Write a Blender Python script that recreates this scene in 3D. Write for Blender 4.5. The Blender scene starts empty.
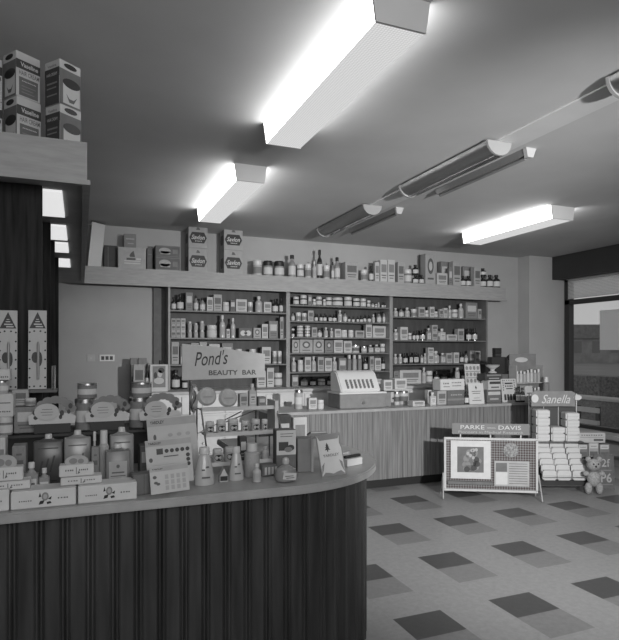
import bpy, bmesh, math, random
from mathutils import Vector, Matrix
random.seed(7)
PI = math.pi
scene = bpy.context.scene
COL = scene.collection

# ------------------------------------------------------------------ camera
F, TH, CY, CXP, CH = 569.0, 0.3833, 352.0, 309.5, 1.5
CT, ST = math.cos(TH), math.sin(TH)
cam_d = bpy.data.cameras.new('camera')
cam = bpy.data.objects.new('camera', cam_d); COL.objects.link(cam)
cam.location = (0, 0, CH); cam.rotation_euler = (PI/2, 0, -TH)
cam_d.sensor_fit = 'HORIZONTAL'; cam_d.sensor_width = 36
cam_d.lens = F/619*36; cam_d.shift_y = (CY-320)/619
cam_d.clip_start = .05; cam_d.clip_end = 400
scene.camera = cam

def at(px, py, z):                       # the point of height z that shows at a photo position
    d = F*(CH-z)/(py-CY); u = (px-CXP)/F
    return d*(u*CT+ST), d*(CT-u*ST), d
def xat(px, Y):                          # (X, depth) on the vertical plane y = Y
    u = (px-CXP)/F; d = Y/(CT-u*ST)
    return d*(u*CT+ST), d
def zat(px, py, Y):
    return CH+(CY-py)*xat(px, Y)[1]/F
def fit(l, r, top, Y, z0):               # X centre, width, height of something standing at depth Y
    xl, d1 = xat(l, Y); xr, d2 = xat(r, Y)
    return (xl+xr)/2, xr-xl, CH+(CY-top)*(d1+d2)/2/F-z0

# ------------------------------------------------------------------ materials
MATS = {}
def mat(name, v, rough=.6, noise=0, scale=8, stretch=(1,1,1), spec=.4, metal=0, bump=0, emit=0, trans=0):
    if name in MATS: return MATS[name]
    m = bpy.data.materials.new(name); m.use_nodes = True
    nt = m.node_tree; b = nt.nodes['Principled BSDF']
    b.inputs['Base Color'].default_value = (v, v, v, 1)
    b.inputs['Roughness'].default_value = rough
    b.inputs['Specular IOR Level'].default_value = spec
    b.inputs['Metallic'].default_value = metal
    if emit:
        b.inputs['Emission Color'].default_value = (1, 1, 1, 1); b.inputs['Emission Strength'].default_value = emit
    if trans: b.inputs['Transmission Weight'].default_value = trans
    if noise:
        tc = nt.nodes.new('ShaderNodeTexCoord'); mp = nt.nodes.new('ShaderNodeMapping')
        mp.inputs['Scale'].default_value = stretch
        n = nt.nodes.new('ShaderNodeTexNoise'); n.inputs['Scale'].default_value = scale; n.inputs['Detail'].default_value = 6
        r = nt.nodes.new('ShaderNodeValToRGB')
        lo, hi = max(0, v*(1-noise)), v*(1+noise)
        r.color_ramp.elements[0].position = .3; r.color_ramp.elements[1].position = .7
        r.color_ramp.elements[0].color = (lo, lo, lo, 1); r.color_ramp.elements[1].color = (hi, hi, hi, 1)
        L = nt.links.new
        L(tc.outputs['Object'], mp.inputs['Vector']); L(mp.outputs['Vector'], n.inputs['Vector'])
        L(n.outputs['Fac'], r.inputs['Fac']); L(r.outputs['Color'], b.inputs['Base Color'])
        if bump:
            bp = nt.nodes.new('ShaderNodeBump'); bp.inputs['Strength'].default_value = bump; bp.inputs['Distance'].default_value = .005
            L(n.outputs['Fac'], bp.inputs['Height']); L(bp.outputs['Normal'], b.inputs['Normal'])
    MATS[name] = m
    return m

wall_m   = mat('wall_paint', .36, .85, .04, 3)
wallr_m  = mat('wall_paint_pale', .40, .85, .04, 3)  # slightly paler paint for the window wall, pier and blank plate
ceil_m   = mat('ceiling_paint', .52, .9, .05, 2)
wood_dk  = mat('dark_veneer', .026, .7, .5, 5, (9, 9, .6), spec=.06)
panel_dk = mat('dark_ribbed_boards', .03, .5, .5, 5, (6, 6, .4))
panel_md = mat('counter_wood', .165, .5, .35, 6, (9, 9, .35))
top_m    = mat('counter_laminate', .30, .35, .10, 14)
fascia_m = mat('fascia_veneer', .30, .6, .10, 9, (1, 3, 6), bump=.05)
under_m  = mat('soffit_underside', .34, .6, .1, 5)
shelf_bk = mat('shelf_back', .065, .6, .2, 4, (5, 5, 1))
shelf_m  = mat('shelf_board', .13, .5, .15, 6)
post_m   = mat('shelf_post', .24, .5, .1, 8)
white_m  = mat('white_enamel', .55, .35, .04, 4)
offw_m   = mat('off_white_card', .44, .7, .06, 12)
paper_m  = mat('paper', .50, .8, .05, 20)
pale_m   = mat('pale_card', .33, .7, .08, 15)
grey_m   = mat('grey_card', .19, .7, .10, 15)
mid_m    = mat('mid_card', .12, .7, .12, 15)
dark_m   = mat('dark_card', .045, .6, .15, 15)
black_m  = mat('black_print', .018, .5)
ink_m    = mat('grey_print', .10, .7)
glassd_m = mat('dark_bottle_glass', .025, .12, spec=.6)
glassp_m = mat('pale_bottle_glass', .22, .3, .1, 10, spec=.6)
liquid_m = mat('milky_bottle', .40, .25, .05, 8, spec=.5)
chrome_m = mat('polished_metal', .62, .18, metal=1)
silver_m = mat('satin_metal_lid', .6, .3, metal=1)
frame_m  = mat('dark_window_frame', .035, .5)
cream_m  = mat('cap_white', .5, .4)
diff_m   = mat('lit_diffuser', .9, .5, emit=5.2)
down_m   = mat('lit_soffit_panel', .9, .5, emit=.5)
def blind_mat():
    m = bpy.data.materials.new('blind_slat'); m.use_nodes = True; nt = m.node_tree; b = nt.nodes['Principled BSDF']
    b.inputs['Base Color'].default_value = (.75, .75, .75, 1)
    t = nt.nodes.new('ShaderNodeBsdfTranslucent'); t.inputs['Color'].default_value = (.97, .97, .97, 1)
    x = nt.nodes.new('ShaderNodeMixShader'); x.inputs[0].default_value = .62
    nt.links.new(b.outputs[0], x.inputs[1]); nt.links.new(t.outputs[0], x.inputs[2]); nt.links.new(x.outputs[0], nt.nodes['Material Output'].inputs[0])
    return m
blind_m  = blind_mat()
brick_m  = mat('brick_wall', .17, .8, .3, 30)
coping_m = mat('coping_stone', .4, .8, .1, 8)
road_m   = mat('road_surface', .22, .9, .1, .3)
build_m  = mat('distant_building', .3, .9, .25, .8)
sheet_m  = mat('poster_paper', .55, .7)
puff_m   = mat('fluffy_puff', .42, .95, .12, 40, bump=.4)
bear_m   = mat('bear_board', .27, .9, .25, 60)

def glass_mat():
    m = bpy.data.materials.new('clear_glass'); m.use_nodes = True; nt = m.node_tree
    for n in list(nt.nodes): nt.nodes.remove(n)
    o = nt.nodes.new('ShaderNodeOutputMaterial'); mx = nt.nodes.new('ShaderNodeMixShader')
    t = nt.nodes.new('ShaderNodeBsdfTransparent'); g = nt.nodes.new('ShaderNodeBsdfGlossy')
    t.inputs['Color'].default_value = (.93, .93, .93, 1); g.inputs['Roughness'].default_value = .03
    mx.inputs[0].default_value = .07
    nt.links.new(t.outputs[0], mx.inputs[1]); nt.links.new(g.outputs[0], mx.inputs[2]); nt.links.new(mx.outputs[0], o.inputs[0])
    return m
glass_m = glass_mat()

def floor_mat():
    m = bpy.data.materials.new('floor_tiles'); m.use_nodes = True; nt = m.node_tree; L = nt.links.new
    b = nt.nodes['Principled BSDF']; b.inputs['Roughness'].default_value = .38; b.inputs['Specular IOR Level'].default_value = .35
    tc = nt.nodes.new('ShaderNodeTexCoord'); sp = nt.nodes.new('ShaderNodeSeparateXYZ'); L(tc.outputs['Object'], sp.inputs[0])
    def M(op, a, b_=None):
        n = nt.nodes.new('ShaderNodeMath'); n.operation = op
        for i, v in enumerate((a, b_)):
            if v is None: continue
            if isinstance(v, (int, float)): n.inputs[i].default_value = v
            else: L(v, n.inputs[i])
        return n.outputs[0]
    px, py, wa, wb = .6594, .7752, .314, .2475
    x = M('FLOORED_MODULO', M('SUBTRACT', sp.outputs['X'], 1.628), px)
    y = M('FLOORED_MODULO', M('SUBTRACT', sp.outputs['Y'], 2.786), py)
    inx = M('LESS_THAN', x, wa)
    dark = M('MULTIPLY', inx, M('GREATER_THAN', y, py-wb))
    midm = M('MULTIPLY', inx, M('MULTIPLY', M('GREATER_THAN', y, py-2*wb), M('LESS_THAN', y, py-wb)))
    # seams between the light tiles
    tx = M('FLOORED_MODULO', M('SUBTRACT', sp.outputs['X'], 1.628), px/2)
    ty = M('FLOORED_MODULO', M('SUBTRACT', sp.outputs['Y'], 2.786), py/3)
    seam = M('MAXIMUM', M('LESS_THAN', tx, .003), M('LESS_THAN', ty, .003))
    n = nt.nodes.new('ShaderNodeTexNoise'); n.inputs['Scale'].default_value = 26; n.inputs['Detail'].default_value = 8; n.inputs['Roughness'].default_value = .7
    L(tc.outputs['Object'], n.inputs['Vector'])
    v = M('SUBTRACT', .262, M('MULTIPLY', dark, .198))
    v = M('SUBTRACT', v, M('MULTIPLY', midm, .075))
    v = M('SUBTRACT', v, M('MULTIPLY', seam, .02))
    v = M('MULTIPLY', v, M('ADD', .68, M('MULTIPLY', n.outputs['Fac'], .64)))
    c = nt.nodes.new('ShaderNodeCombineColor')
    for i in range(3): L(v, c.inputs[i])
    L(c.outputs[0], b.inputs['Base Color'])
    return m

def lattice_mat():                       # printed perforated hardboard
    m = bpy.data.materials.new('perforated_board'); m.use_nodes = True; nt = m.node_tree; L = nt.links.new
    b = nt.nodes['Principled BSDF']; b.inputs['Roughness'].default_value = .7
    tc = nt.nodes.new('ShaderNodeTexCoord'); mp = nt.nodes.new('ShaderNodeMapping'); mp.inputs['Rotation'].default_value = (0, PI/4, 0)
    k = nt.nodes.new('ShaderNodeTexChecker'); k.inputs['Scale'].default_value = 55
    k.inputs['Color1'].default_value = (.17, .17, .17, 1); k.inputs['Color2'].default_value = (.05, .035, .035, 1)
    mp.inputs['Location'].default_value = (.003, .003, .003)
    L(tc.outputs['Object'], mp.inputs[0]); L(mp.outputs[0], k.inputs[0]); L(k.outputs['Color'], b.inputs['Base Color'])
    return m

def grid_mat():                          # prismatic diffuser with a fine lit grid
    m = bpy.data.materials.new('lit_prismatic_panel'); m.use_nodes = True; nt = m.node_tree; L = nt.links.new
    b = nt.nodes['Principled BSDF']
    tc = nt.nodes.new('ShaderNodeTexCoord'); sp = nt.nodes.new('ShaderNodeSeparateXYZ'); L(tc.outputs['Object'], sp.inputs[0])
    def M(op, a, c):
        n = nt.nodes.new('ShaderNodeMath'); n.operation = op
        for i, v in enumerate((a, c)):
            if isinstance(v, (int, float)): n.inputs[i].default_value = v
            else: L(v, n.inputs[i])
        return n.outputs[0]
    g = M('MAXIMUM', M('LESS_THAN', M('FLOORED_MODULO', sp.outputs['X'], .014), .004), M('LESS_THAN', M('FLOORED_MODULO', sp.outputs['Y'], .014), .004))
    s = M('SUBTRACT', .50, M('MULTIPLY', g, .15))
    b.inputs['Base Color'].default_value = (.2, .2, .2, 1); b.inputs['Emission Color'].default_value = (1, 1, 1, 1)
    L(s, b.inputs['Emission Strength'])
    return m
grid_m = grid_mat(); lattice_m = lattice_mat(); floor_m = floor_mat()

# ------------------------------------------------------------------ mesh building
class MB:
    def __init__(s): s.v = []; s.f = []; s.m = []
    def add(s, vs, fs, mi=0):
        o = len(s.v); s.v += [tuple(p) for p in vs]
        for f in fs: s.f.append(tuple(i+o for i in f)); s.m.append(mi)
        return s
    def box(s, x0, x1, y0, y1, z0, z1, mi=0):
        return s.add([(x0,y0,z0),(x1,y0,z0),(x1,y1,z0),(x0,y1,z0),(x0,y0,z1),(x1,y0,z1),(x1,y1,z1),(x0,y1,z1)],
                     [(0,3,2,1),(4,5,6,7),(0,1,5,4),(1,2,6,5),(2,3,7,6),(3,0,4,7)], mi)
    def lathe(s, prof, n=20, cx=0, cy=0, sx=1, sy=1, mi=0):
        vs = []
        for r, z in prof:
            for k in range(n):
                a = 2*PI*k/n; vs.append((cx+sx*r*math.cos(a), cy+sy*r*math.sin(a), z))
        fs = []
        for i in range(len(prof)-1):
            for k in range(n):
                k2 = (k+1) % n; fs.append((i*n+k, i*n+k2, (i+1)*n+k2, (i+1)*n+k))
        fs.append(tuple(reversed(range(n)))); fs.append(tuple(range((len(prof)-1)*n, len(prof)*n)))
        return s.add(vs, fs, mi)
    def prism(s, poly, z0, z1, mi=0):    # poly in XY, counter-clockwise
        n = len(poly)
        vs = [(x, y, z0) for x, y in poly]+[(x, y, z1) for x, y in poly]
        fs = [tuple(reversed(range(n))), tuple(range(n, 2*n))]+[(k, (k+1) % n, n+(k+1) % n, n+k) for k in range(n)]
        return s.add(vs, fs, mi)
    def vprism(s, poly, y0, y1, mi=0):   # poly in XZ, thickness along Y
        n = len(poly)
        vs = [(x, y0, z) for x, z in poly]+[(x, y1, z) for x, z in poly]
        fs = [tuple(range(n)), tuple(reversed(range(n, 2*n)))]+[(k, n+k, n+(k+1) % n, (k+1) % n) for k in range(n)]
        return s.add(vs, fs, mi)
    def tube(s, pts, r, n=8, mi=0):
        pts = [Vector(p) for p in pts]; vs = []; up = Vector((0, 0, 1))
        for i, p in enumerate(pts):
            t = (pts[min(i+1, len(pts)-1)]-pts[max(i-1, 0)]).normalized()
            a = t.cross(up)
            if a.length < 1e-3: a = t.cross(Vector((1, 0, 0)))
            a.normalize(); b = t.cross(a)
            for k in range(n):
                q = 2*PI*k/n; vs.append(p+a*(r*math.cos(q))+b*(r*math.sin(q)))
        fs = [(i*n+k, i*n+(k+1) % n, (i+1)*n+(k+1) % n, (i+1)*n+k) for i in range(len(pts)-1) for k in range(n)]
        fs += [tuple(reversed(range(n))), tuple(range((len(pts)-1)*n, len(pts)*n))]
        return s.add(vs, fs, mi)
    def mesh(s, name, mats, bevel=0, seg=1, smooth=True):
        me = bpy.data.meshes.new(name)
        me.from_pydata(s.v, [], s.f)
        for m in (mats if isinstance(mats, (list, tuple)) else [mats]): me.materials.append(m)
        me.polygons.foreach_set('material_index', s.m)
        bm = bmesh.new(); bm.from_mesh(me)
        bmesh.ops.recalc_face_normals(bm, faces=bm.faces)
        if bevel:
            es = [e for e in bm.edges if len(e.link_faces) == 2 and e.calc_face_angle(0) > .6]
            bmesh.ops.bevel(bm, geom=es, offset=bevel, segments=seg, affect='EDGES', clamp_overlap=True)
        bm.to_mesh(me); bm.free()
        if smooth:
            me.polygons.foreach_set('use_smooth', [True]*len(me.polygons)); me.set_sharp_from_angle(angle=math.radians(35))
        return me

def obj(name, me, parent=None, loc=(0,0,0), rot=(0,0,0)):
    o = bpy.data.objects.new(name, me); COL.objects.link(o)
    o.location = loc; o.rotation_euler = rot
    if parent is not None: o.parent = parent
    return o
def build(name, mb, m, parent=None, loc=(0,0,0), rot=(0,0,0), bevel=0, seg=1, smooth=True):
    return obj(name, mb.mesh(name, m, bevel, seg, smooth), parent, loc, rot)
def tag(o, label=None, cat=None, group=None, kind=None):
    if label: o['label'] = label
    if cat: o['category'] = cat
    if group: o['group'] = group
    if kind: o['kind'] = kind
    return o
def thing(name, label, cat, loc=(0,0,0), rot=(0,0,0), group=None):
    if not isinstance(rot, tuple): rot = (0, 0, rot)
    return tag(obj(name, None, None, loc, rot), label, cat, group)
def struct(name, mb, m, **k):
    return tag(build(name, mb, m, **k), kind='structure')
KIDS = {}
def dup(root, loc, rot=(0,0,0), scale=(1,1,1), label=None, group=None, cat=None):
    def cp(o, par):
        c = o.copy(); COL.objects.link(c)
        if par is not None: c.parent = par
        for ch in o.children: cp(ch, c)
        return c
    r = cp(root, None); r.location = loc; r.rotation_euler = rot; r.scale = scale
    tag(r, label, cat, group)
    return r

# flat print: shapes in the local XZ plane of a face that looks towards -Y
def ell(cx, cz, rx, rz, n=20): return [(cx+rx*math.cos(2*PI*k/n), cz+rz*math.sin(2*PI*k/n)) for k in range(n)]
def rc(x0, x1, z0, z1): return [(x0, z0), (x1, z0), (x1, z1), (x0, z1)]
def print_on(parent, name, polys, m, y, label=None):
    mb = MB()
    for p in polys: mb.vprism(p, y-.0006, y+.0001)
    o = build(name, mb, m, parent, smooth=False)
    if label: o['label'] = label
    return o
def text_mesh(s, w, h, shear=0, bold=0):
    cu = bpy.data.curves.new('txt', 'FONT'); cu.body = s; cu.align_x = 'CENTER'; cu.align_y = 'CENTER'
    cu.shear = shear; cu.offset = bold; cu.resolution_u = 3
    ob = bpy.data.objects.new('txt', cu)
    me = bpy.data.meshes.new_from_object(ob)
    bpy.data.objects.remove(ob); bpy.data.curves.remove(cu)
    xs = [v.co.x for v in me.vertices]; ys = [v.co.y for v in me.vertices]
    cx, cy = (max(xs)+min(xs))/2, (max(ys)+min(ys))/2
    kx, ky = w/(max(xs)-min(xs)), h/(max(ys)-min(ys))
    for v in me.vertices: v.co = ((v.co.x-cx)*kx, 0, (v.co.y-cy)*ky)
    return me
def text(parent, s, cx, cz, w, h, m, y, shear=0, bold=0.0, rot=0):
    me = text_mesh(s, w, h, shear, bold); me.name = 'lettering'; me.materials.append(m)
    return obj('lettering', me, parent, (cx, y-.0012, cz), (0, rot, 0))
def blocks(parent, n, cx, cz, w, h, m, y):         # a line of print too small to read in the photo
    q = []; x = cx-w/2; p = w/n
    for k in range(n): q.append(rc(x+.1*p, x+p*(.62+.2*((k*7) % 3)/2), cz-h*(.5 if k % 3 else .62)*.42, cz+h*(.5 if k % 4 else .62)*.42)); x += p
    return print_on(parent, 'illegible_print', q, m, y)
def side_text(parent, s, cy, cz, w, h, m, x):    # on a face that looks towards -X
    me = text_mesh(s, w, h); me.materials.append(m)
    return obj('lettering', me, parent, (x-.0012, cy, cz), (0, 0, -PI/2))

# ------------------------------------------------------------------ the room
XR, YB, ZC, XL, YF = 7.17, 7.15, 3.0, -2.2, -1.8
struct('floor', MB().box(XL-.1, XR+.1, YF-.1, YB+.1, -.1, 0), floor_m)
struct('ceiling', MB().box(XL-.1, XR+.1, YF-.1, YB+.1, ZC, ZC+.1), ceil_m)
struct('wall_back', MB().box(XL-.1, XR+.1, YB, YB+.1, 0, ZC), wall_m)
struct('wall_left', MB().box(XL-.1, XL, YF, YB, 0, ZC), wall_m)
struct('wall_front', MB().box(XL-.1, XR+.1, YF-.1, YF, 0, ZC), wall_m)
WY0, WY1, WZ0, WZ1 = 2.6, 6.88, .33, 2.66
struct('wall_right', MB().box(XR, XR+.1, YF, WY0, 0, ZC).box(XR, XR+.1, WY1, YB, 0, ZC).box(XR, XR+.1, WY0, WY1, 0, WZ0).box(XR, XR+.1, WY0, WY1, WZ1, ZC), wallr_m)
struct('trim_2', MB().box(6.46, XR-.002, 6.91, YB-.002, 0, ZC-.002), wallr_m)          # the pier beside the window
struct('trim_3', MB().box(6.92, XR-.004, WY0-.3, 6.905, 2.64, ZC-.002), mat('dark_pelmet', .035, .6, .1, 4))
struct('baseboard_back', MB().box(5.2, 6.455, YB-.02, YB-.001, .001, .12), wood_dk)
# window: frame, panes and a raised slatted blind at the top
w = tag(obj('window_1', None), kind='structure')
fr = MB()
for z0, z1 in ((WZ0, WZ0+.06), (2.25, 2.32), (WZ1-.05, WZ1)): fr.box(XR-.02, XR+.08, WY0, WY1, z0, z1)
for y0, y1 in ((WY0, WY0+.07), (4.7, 4.77), (WY1-.09, WY1)): fr.box(XR-.02, XR+.08, y0, y1, WZ0, WZ1)
build('window_frame', fr, frame_m, w)
for y0, y1 in ((WY0+.07, 4.7), (4.77, WY1-.09)):
    for z0, z1 in ((WZ0+.06, 2.25), (2.32, WZ1-.05)):
        build('pane', MB().add([(XR+.03, y0, z0), (XR+.03, y1, z0), (XR+.03, y1, z1), (XR+.03, y0, z1)], [(0, 1, 2, 3)]), glass_m, w, smooth=False)
struct('trim_4', MB().box(6.86, XR-.021, WY0, WY1-.01, .27, .335), coping_m, bevel=.004)   # pale inner sill
b = thing('window_blind', 'pale slatted blind across the top light of the window', 'blind', (XR-.06, (WY0+WY1)/2, 2.33))
sl = MB()
for k in range(14):
    z = k*.0215
    sl.add([(-.010, -2.0, z), (.008, -2.0, z+.019), (.008, 2.03, z+.019), (-.010, 2.03, z), (-.010, -2.0, z+.002), (.008, -2.0, z+.021), (.008, 2.03, z+.021), (-.010, 2.03, z+.002)],
           [(0, 3, 2, 1), (4, 5, 6, 7), (0, 1, 5, 4), (1, 2, 6, 5), (2, 3, 7, 6), (3, 0, 4, 7)])
build('slats', sl, blind_m, b)
build('head_rail', MB().box(-.022, .022, -2.02, 2.05, .30, .305), blind_m, b)
# blank sheet hung on the glass
pz0, pz1 = zat(610, 350, 6.1), zat(610, 310, 6.1)
y_a = 6.24
p = tag(build('window_poster', MB().box(-.003, .003, -.75, 0, 0, pz1-pz0), blind_m, loc=(XR-.012+.02, y_a, pz0)), 'plain pale poster sheet fixed inside the large window pane', 'poster')

# ------------------------------------------------------------------ outside the window
struct('ground_outside', MB().box(XR+.11, 160, -60, 200, -.2, -.02), road_m)
o = thing('garden_wall', 'low dark brick wall outside with a pale coping on top', 'wall', (8.6, 3, -.02))
build('brickwork', MB().box(-.12, .12, -4, 12, 0, .66), brick_m, o); build('coping', MB().box(-.16, .16, -4, 12, .66, .72), coping_m, o, bevel=.01)
o = thing('low_fence', 'two short pale boards on dark posts outside the window', 'fence', (8.0, 7.23, -.02))
build('board', MB().box(-.02, .02, -.26, .26, .5, .58), coping_m, o); build('board', MB().box(-.02, .02, -.26, .26, .3, .37), coping_m, o)
for y in (-.2, .2): build('post', MB().box(.02, .07, y-.03, y+.03, 0, .6), frame_m, o)
tag(build('hedge', MB().box(-.4, .4, -12, 26, 0, .78), mat('hedge_dark', .16, .95, .5, 14), loc=(15, 14, -.02)), 'long dark clipped hedge beyond the low brick wall', 'hedge', kind='stuff')
o = thing('distant_building', 'long low grey building far off across the road', 'building', (66, 58, -.02), -TH)
build('walls', MB().box(-14, 10, 0, 8, 0, 3.4), build_m, o)
build('roof', MB().vprism([(-14.3, 3.4), (10.3, 3.4), (9.5, 5.3), (-13.5, 5.3)], -.3, 8.3), mat('slate_roof', .22, .9, .2, 2), o)
build('chimney', MB().box(-4, -3, 3, 4, 5.2, 6), build_m, o)
wn = MB()
for k in range(9): wn.box(-13+k*2.5, -12+k*2.5, -.05, .02, 1.4, 3)
build('windows', wn, mat('far_window', .2, .5), o)

# ------------------------------------------------------------------ lights and ceiling strip
def fixture(label, x0, x1, y0, y1):
    o = thing('ceiling_light', label, 'ceiling light', ((x0+x1)/2, y0, ZC), group='boxed fluorescent ceiling lights')
    hw, L_ = (x1-x0)/2, y1-y0
    build('mounting_tray', MB().box(-hw+.02, hw-.02, .012, L_-.012, -.022, -.001), white_m, o)
    s = MB()
    for sg in (-1, 1):
        s.add([(sg*(hw+.014), .012, -.003), (sg*(hw+.014), L_-.012, -.003), (sg*(hw-.004), L_-.012, -.134), (sg*(hw-.004), .012, -.134)], [(0, 1, 2, 3)])
    build('side_diffuser', s, diff_m, o, smooth=False)
    build('bottom_diffuser', MB().add([(-hw+.004, .012, -.134), (hw-.004, .012, -.134), (hw-.004, L_-.012, -.134), (-hw+.004, L_-.012, -.134)], [(0, 1, 2, 3)]), grid_m, o, smooth=False)
    for y in (0, L_-.012):
        build('end_cap', MB().vprism([(-hw+.002, -.137), (hw-.002, -.137), (hw+.018, -.001), (-hw-.018, -.001)], y, y+.012), white_m, o)
    return o
fixture('long boxed fluorescent light nearest the camera, close to the picture top', 1.13, 1.375, 2.07, 3.575)
fixture('boxed fluorescent light above the overhead shelf boxes with black badges', 1.15, 1.385, 4.40, 5.96)
fixture('boxed fluorescent light on the window side of the ceiling strip', 4.47, 4.745, 4.45, 5.92)

struct('trim_1', MB().box(2.73, 2.95, .9, 6.4, ZC-.012, ZC-.001), mat('ceiling_strip', .62, .7, .04, 4))
def reflector(label, y0, y1):
    o = thing('strip_lamp', label, 'strip lamp', (2.745, y0, ZC-.013), group='unlit strip lamps with polished reflectors')
    L_ = y1-y0; n = 12; vs = []; fs = []
    for y in (0, L_):
        for k in range(n+1):
            a = PI+PI*k/n; vs.append((.10*math.cos(a), y, -.002+.085*math.sin(a)))
    for k in range(n): fs.append((k, k+1, n+1+k+1, n+1+k))
    build('reflector', MB().add(vs, fs), mat('lamp_reflector', .3, .38, metal=.9), o)
    build('tube', MB().tube([(.098, .03, -.045), (.098, L_-.03, -.045)], .012, 10), glassp_m, o)
    build('fluted_bar', MB().box(-.015, .015, .02, L_-.02, -.096, -.088).box(.055, .068, .02, L_-.02, -.082, -.072), chrome_m, o)
    for y in (-.02, L_):
        build('end_cap', MB().vprism([(.105*math.cos(PI+PI*k/n), -.001+.098*math.sin(PI+PI*k/n)) for k in range(n+1)], y, y+.02), mat('lamp_end', .3, .5), o)
    return o
reflector('unlit half-round strip lamp in the middle of the ceiling strip', 3.24, 4.40)
reflector('unlit half-round strip lamp at the near end of ceiling strip, cut by frame', 1.08, 2.24)
reflector('unlit half-round strip lamp at the far end of ceiling strip', 5.12, 6.30)
def slim(label, y0, y1):
    o = thing('slim_strip_lamp', label, 'strip lamp', (3.07, y0, ZC), group='slim strip lamps beside the ceiling strip')
    L_ = y1-y0
    build('channel', MB().vprism([(-.04, -.001), (-.03, -.05), (.03, -.05), (.045, -.001)], .0, L_), mat('lamp_channel', .3, .4, metal=.4), o)
    build('tube', MB().tube([(0, .02, -.062), (0, L_-.02, -.062)], .013, 10), glassp_m, o)
    build('end_cap', MB().vprism([(-.045, -.001), (-.03, -.07), (.02, -.07), (.05, -.001)], -.035, .0), offw_m, o)
slim('slim unlit lamp beside the middle half-round strip lamp', 3.30, 4.42)
slim('slim unlit lamp beside the far half-round strip lamp', 5.15, 6.25)

# ------------------------------------------------------------------ overhead shelf (soffit) and wood-faced partition
SZ0, SZ1 = 2.285, 2.46
o = thing('overhead_shelf', 'long pale veneered overhead shelf turning the corner above the wall units', 'shelf', (0, 0, SZ0))
build('deck', MB().prism([(-2.19, 2.82), (.01, 2.82), (.01, 6.82), (5.89, 6.82), (5.89, YB-.002), (-2.19, YB-.002)], SZ1-SZ0-.02, SZ1-SZ0-.001), fascia_m, o)
build('underside', MB().prism([(-2.19, 2.82), (.01, 2.82), (.01, 6.82), (5.89, 6.82), (5.89, YB-.002), (-2.19, YB-.002)], .012, .03), under_m, o)
fm = MB().box(-2.19, .03, 2.80, 2.82, 0, SZ1-SZ0).box(.01, .03, 2.82, 6.80, 0, SZ1-SZ0).box(.01, 5.91, 6.80, 6.82, 0, SZ1-SZ0).box(5.89, 5.91, 6.82, YB-.002, 0, SZ1-SZ0)
build('fascia', fm, fascia_m, o)
lp = MB().box(-2.19, .044, 2.786, 2.815, -.022, 0).box(.01, .044, 2.815, 6.786, -.022, 0).box(.01, 5.924, 6.786, 6.815, -.022, 0)
build('bottom_lip', lp, fascia_m, o)
for y0, y1 in ((3.06, 3.62), (3.89, 4.36), (4.50, 4.90), (5.28, 5.74)):
    build('lit_panel', MB().box(-.34, -.082, y0, y1, .0, .012), down_m, o)
part = thing('wall_partition', None, None); part['kind'] = 'structure'
build('veneer_panels', MB().box(-2.19, -.168, 3.0, 3.035, .001, SZ0+.01).box(-2.19, -.62, 3.035, 5.26, .001, SZ0+.01), wood_dk, part)
for y0 in (3.84, 4.46, 5.235): build('bay_upright', MB().box(-.62, -.168, y0, y0+.03, .001, SZ0+.01), wood_dk, part)
build('bay_floor', MB().box(-.62, -.18, 3.035, 5.235, .001, .10), wood_dk, part)
o = thing('ledge_shelf', 'narrow dark shelf on the dark partition holding two printed cards', 'shelf', (0, 2.95, 1.326))
build('board', MB().box(-.9, -.10, -.075, .045, -.012, 0), mid_m, o)
build('end_post', MB().tube([(-.115, -.05, 0), (-.115, -.05, .11)], .007), chrome_m, o)
build('end_post', MB().tube([(-.115, .02, 0), (-.115, .02, .11)], .007), chrome_m, o)
build('bracket', MB().box(-.25, -.23, 0, .05, -.08, -.012).box(-.75, -.73, 0, .05, -.08, -.012), mid_m, o)
def peg_card(label, l, r):
    x, w_, h = fit(l, r, 310, 2.94, 1.327)
    o = thing('printed_card', label, 'display card', (x, 2.945, 1.327), (-.05, 0, 0), 'tall cards with triangle headers')
    build('card', MB().box(-w_/2, w_/2, -.002, .002, 0, h), offw_m, o)
    print_on(o, 'triangle', [[(-w_*.45, h*.77), (w_*.45, h*.77), (0, h*.98)]], black_m, -.002)
    print_on(o, 'caption_lines', [rc(-w_*.10, w_*.30, h*.785, h*.80), rc(-w_*.2, w_*.24, h*.815, h*.83), rc(-w_*.12, w_*.12, h*.85, h*.862), rc(-w_*.07, w_*.07, h*.88, h*.89)], paper_m, -.0028)
    dots = []
    for k in range(7):
        for sx in (-.42, .42): dots.append(ell(w_*sx, h*(.03+k*.115), w_*.055, w_*.055, 10))
    for sx in (-.18, .16): dots += [ell(w_*sx, h*.035, w_*.055, w_*.055, 10), ell(w_*sx, h*.735, w_*.055, w_*.055, 10)]
    print_on(o, 'dot_border', dots, black_m, -.002)
    v = build('sample_tube', MB().lathe([(w_*.08, h*.12), (w_*.08, h*.56), (w_*.04, h*.60)], 12, w_*.04, -w_*.09), glassp_m, o)
    print_on(o, 'dark_picture', [ell(-w_*.12, h*.40, w_*.2, h*.07), ell(w_*.12, h*.38, w_*.14, h*.09)], black_m, -.002)
peg_card('tall dotted card with black triangle, second from the picture edge', 28, 46.5)
peg_card('tall dotted card with black triangle, cut by the picture edge', -2, 17)

def board_on_shelf():
    x0, _ = xat(96, 6.9)
    o = thing('leaning_board', 'narrow white board with a dark top leaning at overhead shelf corner', 'board', (x0-.02, 6.93, SZ1), (0, .10, .35))
    build('panel', MB().box(-.075, .075, -.008, .008, 0.008, .515), white_m, o); build('top_edge', MB().box(-.078, .078, -.01, .01, .515, .53), dark_m, o)
board_on_shelf()

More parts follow.
